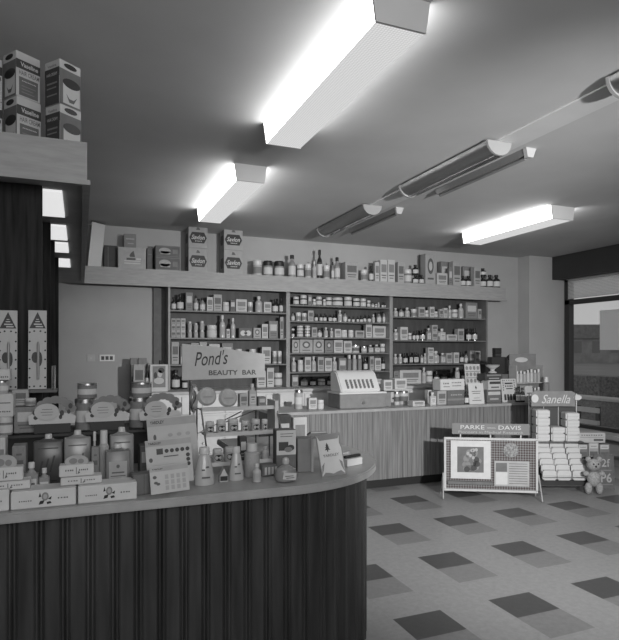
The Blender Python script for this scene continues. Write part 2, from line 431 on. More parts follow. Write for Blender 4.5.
# ------------------------------------------------------------------ wall shelving units
UX = [(.975, 2.45), (2.475, 3.955), (3.98, 5.585)]
SHZ = [[2.0, 1.672, 1.352], [2.109, 1.902, 1.694, 1.489, 1.243], [1.993, 1.666, 1.336]]
BZ = 1.05
UN = ['left', 'middle', 'right']
for i, (x0, x1) in enumerate(UX):
    o = thing('shelving_unit', ['dark wall shelving unit beside the bare white wall, behind the beauty sign',
                                'dark middle wall shelving unit with five closely spaced shelves',
                                'dark wall shelving unit nearest the window, three wide shelves'][i], 'shelving unit', ((x0+x1)/2, 6.84, BZ), group='wall shelving units')
    hw = (x1-x0)/2; top = SZ0-.004-BZ
    build('back_panel', MB().box(-hw, hw, .285, .305, .002, top), shelf_bk, o)
    for sx in (-1, 1): build('upright', MB().box(sx*hw-.012, sx*hw+.012, -.005, .285, .002, top), post_m if i < 2 or sx < 0 else shelf_m, o)
    for z in SHZ[i]: build('shelf_board', MB().box(-hw+.012, hw-.012, 0, .285, z-BZ-.02, z-BZ), shelf_m, o, bevel=.002)
    if i == 0: build('end_panel', MB().box(-hw-.15, -hw-.012, .25, .29, .002, top), mid_m, o)
    if i == 2: build('end_panel', MB().box(hw+.012, hw+.04, .02, .3, .002, top), grey_m, o)
o = thing('base_cabinet', 'long white drawer cabinet under the wall shelving units', 'cabinet', (.55, 6.52, 0))
build('worktop', MB().box(0, 5.03, -.02, .60, BZ-.035, BZ), offw_m, o, bevel=.004)
build('carcass', MB().box(.01, 5.02, .02, .60, .10, BZ-.035), white_m, o); build('plinth', MB().box(.03, 5.0, .06, .60, 0.001, .10), dark_m, o)
for k in range(10):
    for j in range(4):
        d_ = build('drawer', MB().box(.02+k*.5, .5+k*.5, 0, .02, .13+j*.22, .33+j*.22), white_m, o, bevel=.004)
        build('knob', MB().lathe([(.012, 0), (.014, .01), (.006, .02)], 10), silver_m, d_, (.26+k*.5, -.0, .23+j*.22), (PI/2, 0, 0))
# wall plates
o = thing('wall_socket', 'pale wall socket plate with three dark inserts on white wall', 'socket', (xat(107, YB)[0], YB, zat(107, 358, YB)))
build('plate', MB().box(-.085, .085, -.012, -.001, -.04, .04), white_m, o, bevel=.003)
print_on(o, 'insert', [rc(-.065, -.03, -.022, .022), rc(-.018, .018, -.022, .022), rc(.03, .065, -.022, .022)], dark_m, -.012)
o = thing('blank_wall_plate', 'plain blank wall plate on the white wall next to the socket', 'wall plate', (xat(91, YB)[0], YB, zat(91, 358, YB)))
build('plate', MB().box(-.045, .045, -.008, -.001, -.045, .045), wallr_m, o, bevel=.003)
build('screw', MB().lathe([(.005, 0), (.005, .002)], 8), silver_m, o, (0, -.008, 0), (PI/2, 0, 0))

# ------------------------------------------------------------------ product prototypes, unit size, origin at the base
PROTO = {}
GLASSES = {'dark': glassd_m, 'pale': glassp_m, 'milk': liquid_m}
CARDS = {'pale': pale_m, 'white': offw_m, 'grey': grey_m, 'dark': dark_m, 'mid': mid_m}
def fband(mb, r, z0, z1, n=14, a0=-PI*.95, a1=-PI*.05):
    vs = []; 
    for k in range(n+1):
        a = a0+(a1-a0)*k/n; vs += [(r*math.cos(a), r*math.sin(a), z0), (r*math.cos(a), r*math.sin(a), z1)]
    return mb.add(vs, [(2*k, 2*k+2, 2*k+3, 2*k+1) for k in range(n)])
def proto(kind):
    if kind in PROTO: return PROTO[kind]
    t, c = kind.split('.')
    if t == 'bottle':
        r = build('bottle', MB().lathe([(.44, 0), (.5, .03), (.5, .56), (.42, .66), (.2, .74), (.18, .84)], 18), GLASSES[c])
        build('cap', MB().lathe([(.26, .83), (.26, .98), (.22, 1)], 14), cream_m if c == 'milk' else black_m, r)
        build('paper_label', fband(MB(), .507, .12, .50), paper_m if c != 'milk' else pale_m, r)
    elif t == 'flask':                  # flat-sided rectangular bottle
        bm_ = MB().prism([(-.5, -.3), (-.4, -.4), (.4, -.4), (.5, -.3), (.5, .3), (.4, .4), (-.4, .4), (-.5, .3)], 0, .70)
        bm_.lathe([(.42, .70), (.2, .78), (.17, .85)], 16, sy=.8)
        r = build('bottle', bm_, GLASSES[c]); build('cap', MB().lathe([(.24, .84), (.24, .985), (.2, 1)], 14), cream_m if c != 'dark' else black_m, r)
        print_on(r, 'paper_label', [rc(-.38, .38, .12, .56)], paper_m, -.402)
        print_on(r, 'label_print', [rc(-.26, .26, .40, .45), rc(-.2, .2, .30, .33), rc(-.3, .3, .2, .22)], ink_m, -.404)
    elif t == 'jar':
        r = build('jar', MB().lathe([(.46, 0), (.5, .04), (.5, .66), (.44, .70)], 20), GLASSES[c] if c in GLASSES else CARDS[c])
        build('lid', MB().lathe([(.47, .69), (.49, .72), (.49, .93), (.44, 1)], 20), {'dark': cream_m, 'pale': black_m}.get(c, white_m), r)
        build('paper_label', fband(MB(), .507, .14, .56), paper_m if c != 'milk' else grey_m, r)
    elif t == 'badge':                  # pale cream jar with a dark oval badge
        r = build('jar', MB().lathe([(.46, 0), (.5, .05), (.5, .68), (.43, .72)], 20), liquid_m)
        build('lid', MB().lathe([(.46, .71), (.48, .74), (.48, .95), (.42, 1)], 20), white_m, r)
        mb = MB(); vs = [(.51*math.cos(-PI/2), .51*math.sin(-PI/2), .36)]
        for k in range(16):
            a = 2*PI*k/16; q = -PI/2+.85*math.cos(a); vs.append((.51*math.cos(q), .51*math.sin(q), .36+.24*math.sin(a)))
        build('oval_badge', mb.add(vs, [(0, 1+k, 1+(k+1) % 16) for k in range(16)]), black_m, r)
        mb = MB()
        for q0 in (-.45, -.1, .2): fband(mb, .516, .33, .41, 4, -PI/2+q0, -PI/2+q0+.25)
        build('badge_print', mb, paper_m, r)
    elif t == 'tin':
        r = build('tin', MB().lathe([(.49, 0), (.5, .02), (.5, .9), (.46, .92)], 20), CARDS[c])
        build('lid', MB().lathe([(.51, .86), (.51, .98), (.46, 1)], 20), silver_m, r); build('paper_band', fband(MB(), .507, .25, .62), paper_m if c != 'white' else mid_m, r)
    elif t == 'tube':                   # slim round pack
        r = build('tube_pack', MB().lathe([(.5, 0), (.5, .72), (.3, .78)], 14), CARDS[c]); build('cap', MB().lathe([(.36, .77), (.34, 1)], 12), cream_m, r)
    else:                               # carton
        r = build('carton', MB().box(-.5, .5, -.5, .5, 0, 1), CARDS[c], bevel=.03)
        if t == 'carton':
            print_on(r, 'printed_panel', [rc(-.36, .36, .44, .80)], {'dark': paper_m, 'white': grey_m, 'pale': mid_m}.get(c, offw_m), -.505)
            print_on(r, 'printed_lines', [rc(-.34, .34, .28, .33), rc(-.28, .28, .17, .21)], ink_m if c != 'dark' else pale_m, -.505)
        elif t == 'round':              # carton with a round mark
            print_on(r, 'round_mark', [ell(0, .6, .3, .26)], ink_m, -.505); print_on(r, 'mark_centre', [ell(0, .6, .17, .15)], offw_m, -.507)
            print_on(r, 'printed_lines', [rc(-.3, .3, .16, .22)], ink_m, -.505)
        elif t == 'bow':
            print_on(r, 'bow_mark', [ell(-.2, .5, .2, .26), ell(.2, .5, .2, .26), rc(-.1, .1, .42, .58)], paper_m, -.505)
        elif t == 'lid':                # two-tone carton
            print_on(r, 'printed_panel', [rc(-.46, .46, .04, .42)], paper_m, -.505); print_on(r, 'printed_lines', [rc(-.3, .3, .6, .7), rc(-.2, .2, .8, .84)], offw_m if c in ('dark', 'mid') else ink_m, -.505)
    PROTO[kind] = r
    r['proto'] = 1
    return r
DESC = {'bottle.dark': 'dark glass bottle with white label', 'bottle.pale': 'grey glass bottle with black cap', 'bottle.milk': 'milky bottle with white cap',
        'flask.dark': 'flat dark bottle with white label', 'flask.pale': 'flat grey bottle with white cap', 'flask.milk': 'flat milky bottle with white cap',
        'jar.dark': 'dark jar with white lid', 'jar.pale': 'grey jar with black lid', 'jar.milk': 'milky jar with white lid', 'jar.white': 'white jar with white lid', 'jar.grey': 'grey jar with white lid',
        'tin.pale': 'pale tin', 'tin.grey': 'grey tin', 'tin.white': 'white tin', 'tin.dark': 'dark tin', 'tube.pale': 'slim pale pack', 'tube.white': 'slim white pack', 'tube.grey': 'slim grey pack',
        'badge.milk': 'cream jar with black oval badge'}
for c in CARDS:
    DESC['carton.'+c] = f'{c} printed carton'; DESC['round.'+c] = f'{c} carton with round mark'; DESC['bow.'+c] = f'{c} carton with pale bow'; DESC['lid.'+c] = f'two-tone {c} carton'
CATS = {'bottle': 'bottle', 'flask': 'bottle', 'jar': 'jar', 'badge': 'jar', 'tin': 'tin', 'tube': 'pack'}
ORD = ['first', 'second', 'third', 'fourth', 'fifth', 'sixth', 'seventh', 'eighth', 'ninth', 'tenth', 'eleventh', 'twelfth', 'thirteenth', 'fourteenth', 'fifteenth', 'sixteenth',
       'seventeenth', 'eighteenth', 'nineteenth', 'twentieth', 'twenty-first', 'twenty-second', 'twenty-third', 'twenty-fourth', 'twenty-fifth', 'twenty-sixth', 'twenty-seventh', 'twenty-eighth', 'twenty-ninth', 'thirtieth',
       'thirty-first', 'thirty-second', 'thirty-third', 'thirty-fourth', 'thirty-fifth', 'thirty-sixth', 'thirty-seventh', 'thirty-eighth', 'thirty-ninth', 'fortieth']
USED = []
def place(kind, l, r, top, Y, z0, label, group=None, depth=None, rz=0, hmax=None):
    x, w_, h = fit(l, r, top, Y, z0)
    if hmax:
        h = min(h, hmax[0]); lo, hi = max(x-w_/2, hmax[1]), min(x+w_/2, hmax[2]); x, w_ = (lo+hi)/2, hi-lo
    s = proto(kind); t = kind.split('.')[0]
    rounded = t in ('bottle', 'jar', 'tin', 'tube', 'badge')
    if rounded: w_ *= .96
    d_ = depth or (w_ if rounded else min(w_*.8, .16))
    d_ = min(d_, .24, 7.11-Y if Y > 6.7 else 9)
    return dup(s, (x, Y+d_/2, z0+.0005), (0, 0, rz), (w_, d_, h), label, group, CATS.get(t, 'carton'))
def room_above(z, where):
    i = 0 if 'white wall' in where else 1 if 'middle' in where else 2 if 'unit by window' in where else None
    if i is None: return None
    up = [q for q in SHZ[i]+[SZ0-.01] if q > z+.05]
    return min(up)-.026-z, UX[i][0]+.016, UX[i][1]-.016
def row(items, Y, z, where, group):
    hm = room_above(z, where)
    # items: (kind, l, r, top) or (kind, l, r, top, mid) = a second one standing on the first, whose top is at mid
    items = sorted(items, key=lambda q: q[1]+q[2])
    for k, it in enumerate(items):
        kind, l, r, top = it[:4]
        if len(it) == 4:
            place(kind, l, r, top, Y, z, f'{DESC[kind]}, {ORD[k]} from left, {where}', group, hmax=hm)
        else:
            tops = it[3:]              # heights of the levels, lowest first
            z0 = z
            for j, tp in enumerate(tops):
                wl = ['bottom', 'second', 'third', 'fourth'][j] if j < len(tops)-1 or j == 0 else 'top'
                o = place(kind, l, r, tp, Y, z0, f'{DESC[kind]}, {wl} of {ORD[k]} stack, {where}', group)
                z0 += o.scale.z+.0006
# ---- left unit
W = 'wall unit by white wall'
row([('bottle.dark', 171.5, 176.5, 297), ('bottle.dark', 177.2, 184.2, 294), ('carton.grey', 185.8, 192.8, 292.5), ('bottle.pale', 193.8, 199, 295.5), ('bottle.pale', 200, 206, 298),
     ('carton.white', 207, 213, 297), ('carton.pale', 213.6, 222, 294.5), ('jar.white', 223, 230, 302), ('carton.mid', 230.5, 235.3, 300), ('carton.white', 236, 247, 299.3), ('jar.milk', 248, 253.5, 302),
     ('bottle.milk', 256, 263.5, 296), ('carton.white', 264, 271.5, 302), ('bottle.dark', 273, 279, 299), ('bottle.dark', 279.8, 286, 298)], 6.93, 2.0, 'top shelf, '+W, 'products on the top shelf of the first wall unit')
row([('carton.pale', 171.3, 175.8, 331.2, 325, 318.5), ('carton.pale', 176.2, 180.6, 331.2, 325, 318.5), ('carton.white', 181, 185.4, 331.2, 325, 318.5), ('tube.pale', 188, 192.5, 330, 321.5), ('tube.pale', 194, 198.6, 330, 323),
     ('tube.pale', 200, 205, 330, 321), ('jar.white', 207.5, 218, 325), ('bottle.milk', 220, 226, 315), ('carton.white', 226.6, 230, 329), ('bottle.milk', 231, 236, 318), ('bow.mid', 239, 252.5, 328), ('round.pale', 253.5, 261, 328),
     ('carton.white', 262, 268, 324), ('carton.grey', 269, 278, 321), ('carton.pale', 280.2, 283.4, 317), ('carton.grey', 283.8, 287, 317)], 6.93, 1.672, 'second shelf, '+W, 'products on the second shelf of the first wall unit')
row([('carton.pale', 171.5, 179, 342), ('lid.grey', 180.5, 190, 346), ('lid.pale', 191, 199, 343), ('lid.pale', 199.6, 207, 342), ('carton.white', 209, 220, 344), ('carton.grey', 222, 233, 343), ('jar.dark', 236, 243, 349), ('jar.dark', 250, 257, 349),
     ('carton.white', 262, 271, 347), ('jar.milk', 273, 277.5, 351), ('jar.milk', 278, 282.5, 351)], 6.93, 1.352, 'third shelf, '+W, 'products on the third shelf of the first wall unit')
row([('bottle.dark', 172, 180.5, 370), ('bottle.dark', 182.5, 188, 376), ('carton.white', 257, 266, 371), ('carton.white', 267, 274, 368), ('jar.grey', 275, 287, 373)], 6.93, BZ, 'white worktop, '+W, 'products on the worktop under the first wall unit')
# ---- middle unit
W = 'middle wall unit'
row([('jar.dark', 294, 300, 296.5), ('jar.dark', 301.2, 308, 295), ('carton.grey', 308.3, 311.8, 295), ('jar.grey', 313, 316.6, 299), ('jar.dark', 317, 323, 296.5), ('jar.grey', 323.4, 326.4, 299.3), ('jar.dark', 326.8, 333, 297.3), ('jar.dark', 334, 344.8, 297.3),
     ('jar.grey', 345.6, 353.4, 296.8), ('jar.dark', 354.4, 361, 298.2), ('jar.grey', 361.5, 367.2, 298.4), ('jar.dark', 367.6, 371.4, 300.4), ('bottle.pale', 372, 375, 302), ('jar.dark', 375.5, 377.7, 304), ('bottle.milk', 378, 380.4, 302.5), ('bottle.dark', 382, 384.3, 302), ('bottle.dark', 384.6, 387, 302.5)],
    6.93, 2.109, 'top shelf, '+W, 'products on the top shelf of the middle wall unit')
row([('bottle.pale', 291.6, 295.4, 312), ('jar.milk', 296.4, 302, 312.5), ('jar.milk', 302.4, 307.6, 313), ('carton.pale', 308.2, 313.6, 310.5), ('bottle.dark', 315, 318.6, 313.5), ('bottle.dark', 320, 323.3, 313.5), ('bottle.dark', 323.7, 327.3, 313.6), ('flask.dark', 328.4, 332.6, 314.5),
     ('bottle.dark', 333, 337.4, 314.2), ('bottle.milk', 338.6, 343.2, 310), ('bottle.pale', 343.8, 348, 311.6), ('bottle.dark', 348.4, 351, 316), ('bottle.dark', 352.3, 355.3, 316.5), ('bottle.dark', 357, 359.6, 316.3), ('bottle.dark', 360.4, 363.6, 316.4), ('bottle.dark', 364, 367, 314.6),
     ('bottle.dark', 368.2, 372, 315), ('bottle.milk', 372.6, 375.8, 314.5), ('bottle.pale', 377.8, 382.4, 312), ('bottle.pale', 383.2, 388, 311.4)], 6.93, 1.902, 'second shelf, '+W, 'products on the second shelf of the middle wall unit')
row([('bottle.dark', 291.8, 295, 331, 326.3), ('jar.grey', 297.8, 304.4, 331.3, 325.6), ('jar.dark', 305.6, 311.2, 331.3, 325.6), ('carton.pale', 312, 317, 327.4), ('bottle.pale', 317.9, 323, 328.5), ('bottle.milk', 324.5, 329, 327.3), ('bottle.milk', 330.4, 334, 328), ('carton.white', 335, 341, 329),
     ('jar.white', 342, 348.5, 330), ('jar.white', 349.3, 354.5, 330), ('carton.pale', 355.5, 364.5, 330.6), ('carton.white', 366, 372, 324.5), ('carton.white', 373, 388, 326)], 6.93, 1.694, 'third shelf, '+W, 'products on the third shelf of the middle wall unit')
row([('round.pale', 292.2, 299.4, 339.8), ('round.pale', 299.8, 312.8, 339.5), ('round.pale', 313.4, 324, 339.5), ('round.grey', 325, 333, 340.4), ('carton.white', 334, 343, 340), ('carton.white', 344, 352, 341), ('tin.white', 353, 361, 345), ('tin.pale', 362.4, 368, 346.3), ('flask.pale', 369, 374, 345), ('flask.pale', 375, 380.6, 344.6), ('jar.grey', 381.2, 387, 343.8)],
    6.93, 1.489, 'fourth shelf, '+W, 'products on the fourth shelf of the middle wall unit')
row([('bottle.milk', 292, 297, 357.5), ('jar.white', 298.5, 304, 360), ('carton.white', 305, 311, 357), ('bottle.milk', 312, 317, 356.5), ('carton.pale', 318, 324, 357), ('carton.white', 325, 332, 358), ('bottle.milk', 333, 338, 357), ('carton.grey', 339, 346.6, 358), ('tube.grey', 348, 352.4, 355), ('tube.pale', 353.3, 357.6, 355), ('tube.grey', 358.4, 362.8, 355),
     ('bottle.dark', 364.4, 368.4, 357), ('carton.pale', 370, 374, 356.5), ('carton.white', 375, 381, 358), ('bottle.dark', 382, 387, 357)], 6.93, 1.243, 'fifth shelf, '+W, 'products on the fifth shelf of the middle wall unit')
row([('carton.grey', 292, 298.5, 375), ('bottle.pale', 302, 309, 377), ('bottle.dark', 311, 317, 377), ('jar.grey', 319, 326.5, 379), ('bottle.dark', 328, 333, 376), ('bottle.pale', 335, 340, 375), ('flask.dark', 342, 347, 376), ('carton.mid', 349, 356, 374), ('carton.white', 358, 366, 372), ('bottle.dark', 368, 373, 375), ('jar.grey', 375, 384, 379)],
    6.93, BZ, 'worktop, '+W, 'products on the worktop under the middle wall unit')
# ---- right unit
W = 'wall unit by window'
row([('bottle.milk', 394.5, 399, 308), ('bottle.pale', 400, 405, 308), ('bottle.milk', 406, 411, 307.5), ('jar.milk', 412.5, 418, 309), ('carton.pale', 418.8, 425.2, 307), ('jar.grey', 425.8, 429.4, 310.5), ('carton.white', 430, 434.6, 306.8), ('jar.grey', 435, 438.8, 311.5), ('carton.pale', 439.6, 443.4, 309), ('carton.white', 443.8, 447.6, 308), ('bottle.milk', 449, 452.5, 305.5),
     ('jar.grey', 453.5, 459, 309.5), ('bottle.milk', 460, 464.8, 303.5), ('carton.grey', 466, 477.6, 302.5), ('carton.pale', 478.4, 482.6, 309)], 6.93, 1.993, 'top shelf, '+W, 'products on the top shelf of the wall unit by the window')
row([('bottle.milk', 394.5, 399.5, 329), ('carton.white', 400.5, 408, 327), ('jar.grey', 409, 412.4, 333), ('bottle.dark', 413.2, 416.2, 331), ('bottle.dark', 416.6, 420.2, 330.6), ('bottle.dark', 421.4, 426.4, 330), ('flask.pale', 427.6, 431.8, 328), ('carton.pale', 432.3, 437.7, 332.5, 325), ('carton.grey', 438.1, 440, 331), ('flask.milk', 440.5, 446.3, 328.6), ('carton.white', 447, 457.2, 334.5),
     ('carton.pale', 458, 464.2, 328.8), ('bottle.dark', 467.8, 472.8, 328.5), ('bottle.dark', 473.8, 478.6, 328.3)], 6.93, 1.666, 'second shelf, '+W, 'products on the second shelf of the wall unit by the window')
row([('bottle.milk', 394.5, 398.5, 354), ('bottle.milk', 399.3, 403.2, 354), ('bottle.dark', 404.5, 408.6, 353), ('flask.dark', 409.6, 413.6, 352.6), ('flask.dark', 414, 419.4, 352.4), ('bottle.pale', 421.2, 424, 353), ('bottle.milk', 424.4, 427.2, 353.4), ('carton.white', 428.4, 433.8, 354.2, 347.6), ('bottle.milk', 434.4, 441, 351), ('flask.pale', 441.4, 446.2, 353), ('carton.pale', 446.6, 452.4, 353),
     ('carton.white', 454, 459.2, 352.5), ('bottle.dark', 461, 464.8, 352), ('bottle.pale', 465.6, 469, 353), ('carton.grey', 470, 474.6, 357, 350.6), ('carton.pale', 475.4, 480.6, 357.5, 351)], 6.93, 1.336, 'third shelf, '+W, 'products on the third shelf of the wall unit by the window')
row([('lid.grey', 394, 399, 371), ('carton.white', 400, 421.5, 370), ('bottle.milk', 423, 427.3, 367.5), ('jar.grey', 428, 434, 371), ('bottle.dark', 435.5, 441, 371), ('jar.pale', 443, 448.5, 374), ('bottle.dark', 450, 455.5, 373), ('tube.white', 456.6, 461, 367.6), ('bottle.dark', 462.4, 466.4, 369)], 6.93, BZ, 'worktop, '+W, 'products on the worktop under the wall unit by the window')

# ---- things on the overhead shelf
G = 'goods along the overhead shelf'
row([('jar.milk', 254, 263.5, 260), ('jar.pale', 264.6, 274, 260.5), ('jar.pale', 275.8, 285.6, 260.8), ('bottle.pale', 289.5, 297, 254.5), ('jar.grey', 298, 305, 264), ('jar.milk', 306, 312.5, 263.5), ('bottle.milk', 313, 317.4, 261), ('bottle.dark', 318, 323.3, 249.5), ('jar.milk', 324.5, 331, 265),
     ('bottle.pale', 331.8, 334.8, 262), ('bottle.pale', 335.4, 341.3, 257), ('carton.pale', 345.4, 358.4, 262), ('jar.milk', 362, 368.6, 269.5), ('bottle.dark', 370, 374.4, 266), ('carton.white', 375.2, 379.4, 262), ('carton.white', 380.4, 387.4, 260), ('carton.white', 388, 395, 260), ('carton.pale', 398, 404.4, 262), ('jar.grey', 406, 413.4, 269)],
    6.86, SZ1, 'overhead shelf beyond badge cartons', G)
row([('bottle.dark', 414.2, 419.8, 274.5, 264.5), ('bottle.dark', 420.4, 425, 274.5)], 6.86, SZ1, 'overhead shelf just before ornate carton', G)
row([('round.pale', 425.6, 435.6, 254)], 6.86, SZ1, 'overhead shelf, tallest ornate one', G)
row([('carton.white', 437.2, 447.6, 273), ('carton.grey', 449, 452.4, 268), ('carton.pale', 453.2, 461, 261.3)], 6.86, SZ1, 'overhead shelf after ornate carton', G)
row([('bottle.dark', 462.2, 467, 275.6), ('bottle.dark', 467.6, 472.6, 275.6), ('carton.pale', 474.4, 480.8, 267), ('bottle.dark', 482, 488, 275.5, 268), ('bottle.dark', 489, 494.8, 274.5), ('bottle.dark', 495.6, 502, 274.6)], 6.86, SZ1, 'window end of overhead shelf', G)
place('carton.grey', 441, 448, 261.5, 7.02, SZ1, 'tall grey carton standing behind the low white carton on overhead shelf', G, .08)
place('carton.grey', 463, 472.8, 266.5, 7.02, SZ1, 'grey carton behind the twin labelled dark bottles on overhead shelf', G, .08)
# cartons at the corner of the overhead shelf
def big_carton(name, label, l, r, top, Y, z0, depth, m, rz=0, group=None):
    x, w_, h = fit(l, r, top, Y, z0)
    o = tag(build(name, MB().box(-w_/2, w_/2, 0, depth, 0, h), m, loc=(x, Y, z0+.0006), rot=(0, 0, rz), bevel=.003), label, 'carton', group)
    return o, w_, h
o, w_, h = big_carton('carton', 'grey carton with printed emblem under the small box, overhead shelf corner', 118, 146, 247.5, 6.84, SZ1, .26, pale_m, group='cartons at the overhead shelf corner')
print_on(o, 'emblem', [rc(-.2*w_, .12*w_, .40*h, .50*h), [(-.1*w_, .6*h), (.1*w_, .6*h), (.05*w_, .85*h), (-.05*w_, .72*h)], rc(-.08*w_, .1*w_, .55*h, .62*h)], ink_m, 0)
print_on(o, 'caption', [rc(-.28*w_, .3*w_, .34*h, .38*h), rc(-.28*w_, .3*w_, .22*h, .27*h), rc(.15*w_, .32*w_, .42*h, .5*h)], paper_m, 0)
z1 = SZ1+h+.001
o, w2, h2 = big_carton('small_box', 'small box standing on top of the emblem carton, overhead shelf', 124, 136.2, 234, 6.90, z1, .12, grey_m, group='cartons at the overhead shelf corner')
print_on(o, 'caption', [rc(-.35*w2, .35*w2, .6*h2, .7*h2), rc(-.2*w2, .3*w2, .3*h2, .36*h2)], pale_m, 0)
o, w2, h2 = big_carton('carton', 'dark carton behind and left of the emblem carton, overhead shelf', 104, 117, 245.5, 6.95, SZ1, .16, dark_m, group='cartons at the overhead shelf corner')
build('side_flap', MB().box(-w2*.2, -w2*.17, -.004, 0, .02, h2-.02), grey_m, o)
z1 = SZ1
for k, (tp, wd) in enumerate(((257.3, 'lower'), (245.8, 'upper'))):
    o, w2, h2 = big_carton('flat_carton', f'{wd} of the two flat dark cartons with pale pictures, overhead shelf', 155.5, 180, tp, 6.85, z1, .24, mid_m, group='cartons at the overhead shelf corner')
    z1 += h2+.0012
    print_on(o, 'picture', [ell(-.12*w2, .55*h2, .24*w2, .26*h2), rc(-.3*w2, .1*w2, .25*h2, .5*h2)], pale_m, 0)
    print_on(o, 'border_line', [rc(-.48*w2, .48*w2, .02*h2, .08*h2), rc(-.48*w2, .48*w2, .92*h2, .98*h2), rc(.2*w2, .4*w2, .3*h2, .7*h2)], grey_m, 0)
o, w2, h2 = big_carton('carton', 'dark carton standing between emblem carton and flat cartons, overhead shelf', 147, 153, 248, 6.98, SZ1, .14, mid_m, group='cartons at the overhead shelf corner')
print_on(o, 'caption', [rc(-.3*w2, .3*w2, .7*h2, .74*h2)], grey_m, 0)
for l, r, tops, who in ((188.5, 207.6, (248.3, 225.4), 'nearer the corner'), (224, 242.8, (250.3, 228), 'nearer the beauty sign')):
    z1 = SZ1
    for tp, wd in zip(tops, ('lower', 'upper')):
        o, w2, h2 = big_carton('badge_carton', f'{wd} pale carton with black badge, overhead shelf pair {who}', l, r, tp, 6.85, z1, .22, pale_m, group='pale cartons with black badges')
        z1 += h2+.0012
        hx = [(-.46*w2, .46*h2), (-.32*w2, .22*h2), (.32*w2, .22*h2), (.46*w2, .46*h2), (.32*w2, .70*h2), (-.32*w2, .70*h2)]
        print_on(o, 'badge', [hx], black_m, 0)
        text(o, 'Savlon', -.0*w2, .48*h2, .7*w2, .2*h2, paper_m, -.0008, .3, .02)
        blocks(o, 5, .03*w2, .31*h2, .36*w2, .09*h2, paper_m, -.0008)
        print_on(o, 'crest', [[(-.1*w2, .80*h2), (.12*w2, .80*h2), (.05*w2, .90*h2), (-.05*w2, .93*h2)]], ink_m, 0)
        print_on(o, 'side_badge', [], black_m, 0) if False else None
        sb = MB().add([(-w2/2-.0012, .03, .46*h2), (-w2/2-.0012, .06, .25*h2), (-w2/2-.0012, .16, .25*h2), (-w2/2-.0012, .19, .46*h2), (-w2/2-.0012, .16, .68*h2), (-w2/2-.0012, .06, .68*h2)], [(0, 1, 2, 3, 4, 5)])
        build('side_badge', sb, black_m, o, smooth=False)

# hair-cream cartons near the front of the overhead shelf
def hair_carton(label, px, ztop_px, z0, rz, dk):
    Y = 2.93
    x, d_ = xat(px, Y)
    W_, H_ = .119, CH+(CY-ztop_px)*d_/F-z0
    o = tag(build('hair_cream_carton', MB().box(0, W_, 0, W_*.9, 0, H_), offw_m, loc=(x, Y, z0+.0006), rot=(0, 0, rz), bevel=.0025), label, 'carton', 'hair cream cartons')
    D_ = W_*.9
    front = dk == 0
    # face towards -Y (seen on the right), face towards -X (seen on the left)
    def on_f(polys, m, nm, lift=0): return print_on(o, nm, [[(p*W_, q*H_) for p, q in poly] for poly in polys], m, -lift)
    def on_l(polys, m, nm, lift=0):
        mb = MB()
        for poly in polys: mb.add([(-.0008-lift, (1-p)*D_, q*H_) for p, q in poly], [tuple(range(len(poly)))])
        return build(nm, mb, m, o, smooth=False)
    words, jar = (on_f, on_l) if front else (on_l, on_f)
    words([rc(.0, 1, .62, .82)], dark_m if front else dark_m, 'header_band')
    if front:
        text(o, 'Vaseline', .53*W_, .725*H_, .72*W_, .10*H_, paper_m, -.0012, 0, .02)
        text(o, 'HAIR CREAM', .53*W_, .535*H_, .82*W_, .10*H_, ink_m, 0, 0, .01)
        words([rc(.12, .9, .03, .44)], mid_m, 'text_panel')
        blocks(o, 10, .53*W_, .36*H_, .6*W_, .045*H_, paper_m, -.0012)
        words([rc(.22, .8, .24, .26), rc(.22, .7, .17, .19), rc(.22, .75, .10, .12)], grey_m, 'text_lines', .0008)
    else:
        words([rc(.02, .98, .0, .62)], dark_m, 'text_panel')
        side_text(o, 'HAIR CREAM', D_*.5, .68*H_, D_*.7, .07*H_, paper_m, -.0012)
        side_text(o, 'Vaseline', D_*.5, .88*H_, D_*.6, .06*H_, ink_m, 0)
        words([rc(.15, .85, .46, .5), rc(.15, .8, .36, .39), rc(.15, .85, .2, .23)], grey_m, 'text_lines', .0008)
    # pictured jar on the other face
    jar([rc(0, 1, 0, .80)] if True else [], mid_m, 'picture_ground')
    jar([rc(.16, .94, .04, .52)+[]], offw_m, 'pictured_jar', .0006)
    jar([ell(.55, .52, .41, .11)], black_m, 'pictured_lid', .0012)
    jar([[(.30, .26), (.45, .17), (.65, .17), (.82, .26), (.65, .09), (.45, .09)]], ink_m, 'pictured_label', .0012)
    jar([ell(.5, .9, .3, .06)], black_m, 'carry_slot', .0006)
    return H_
z1 = SZ1
h = hair_carton('lower hair cream carton of the stack nearest the picture edge', 16.8, 95, z1, .62, 0)
hair_carton('upper hair cream carton of the stack nearest the picture edge', 16.0, 49.5, z1+h+.0015, .62, 0)
h = hair_carton('lower hair cream carton of the stack near the shelf corner', 60, 103, z1, .67, 1)
hair_carton('upper hair cream carton of the stack near the shelf corner', 59.5, 58, z1+h+.0015, .67, 1)
h = hair_carton('lower hair cream carton mostly cut by the picture edge', -25.5, 94, z1, .5, 0)
hair_carton('upper hair cream carton mostly cut by the picture edge', -25.5, 50, z1+h+.0015, .5, 0)

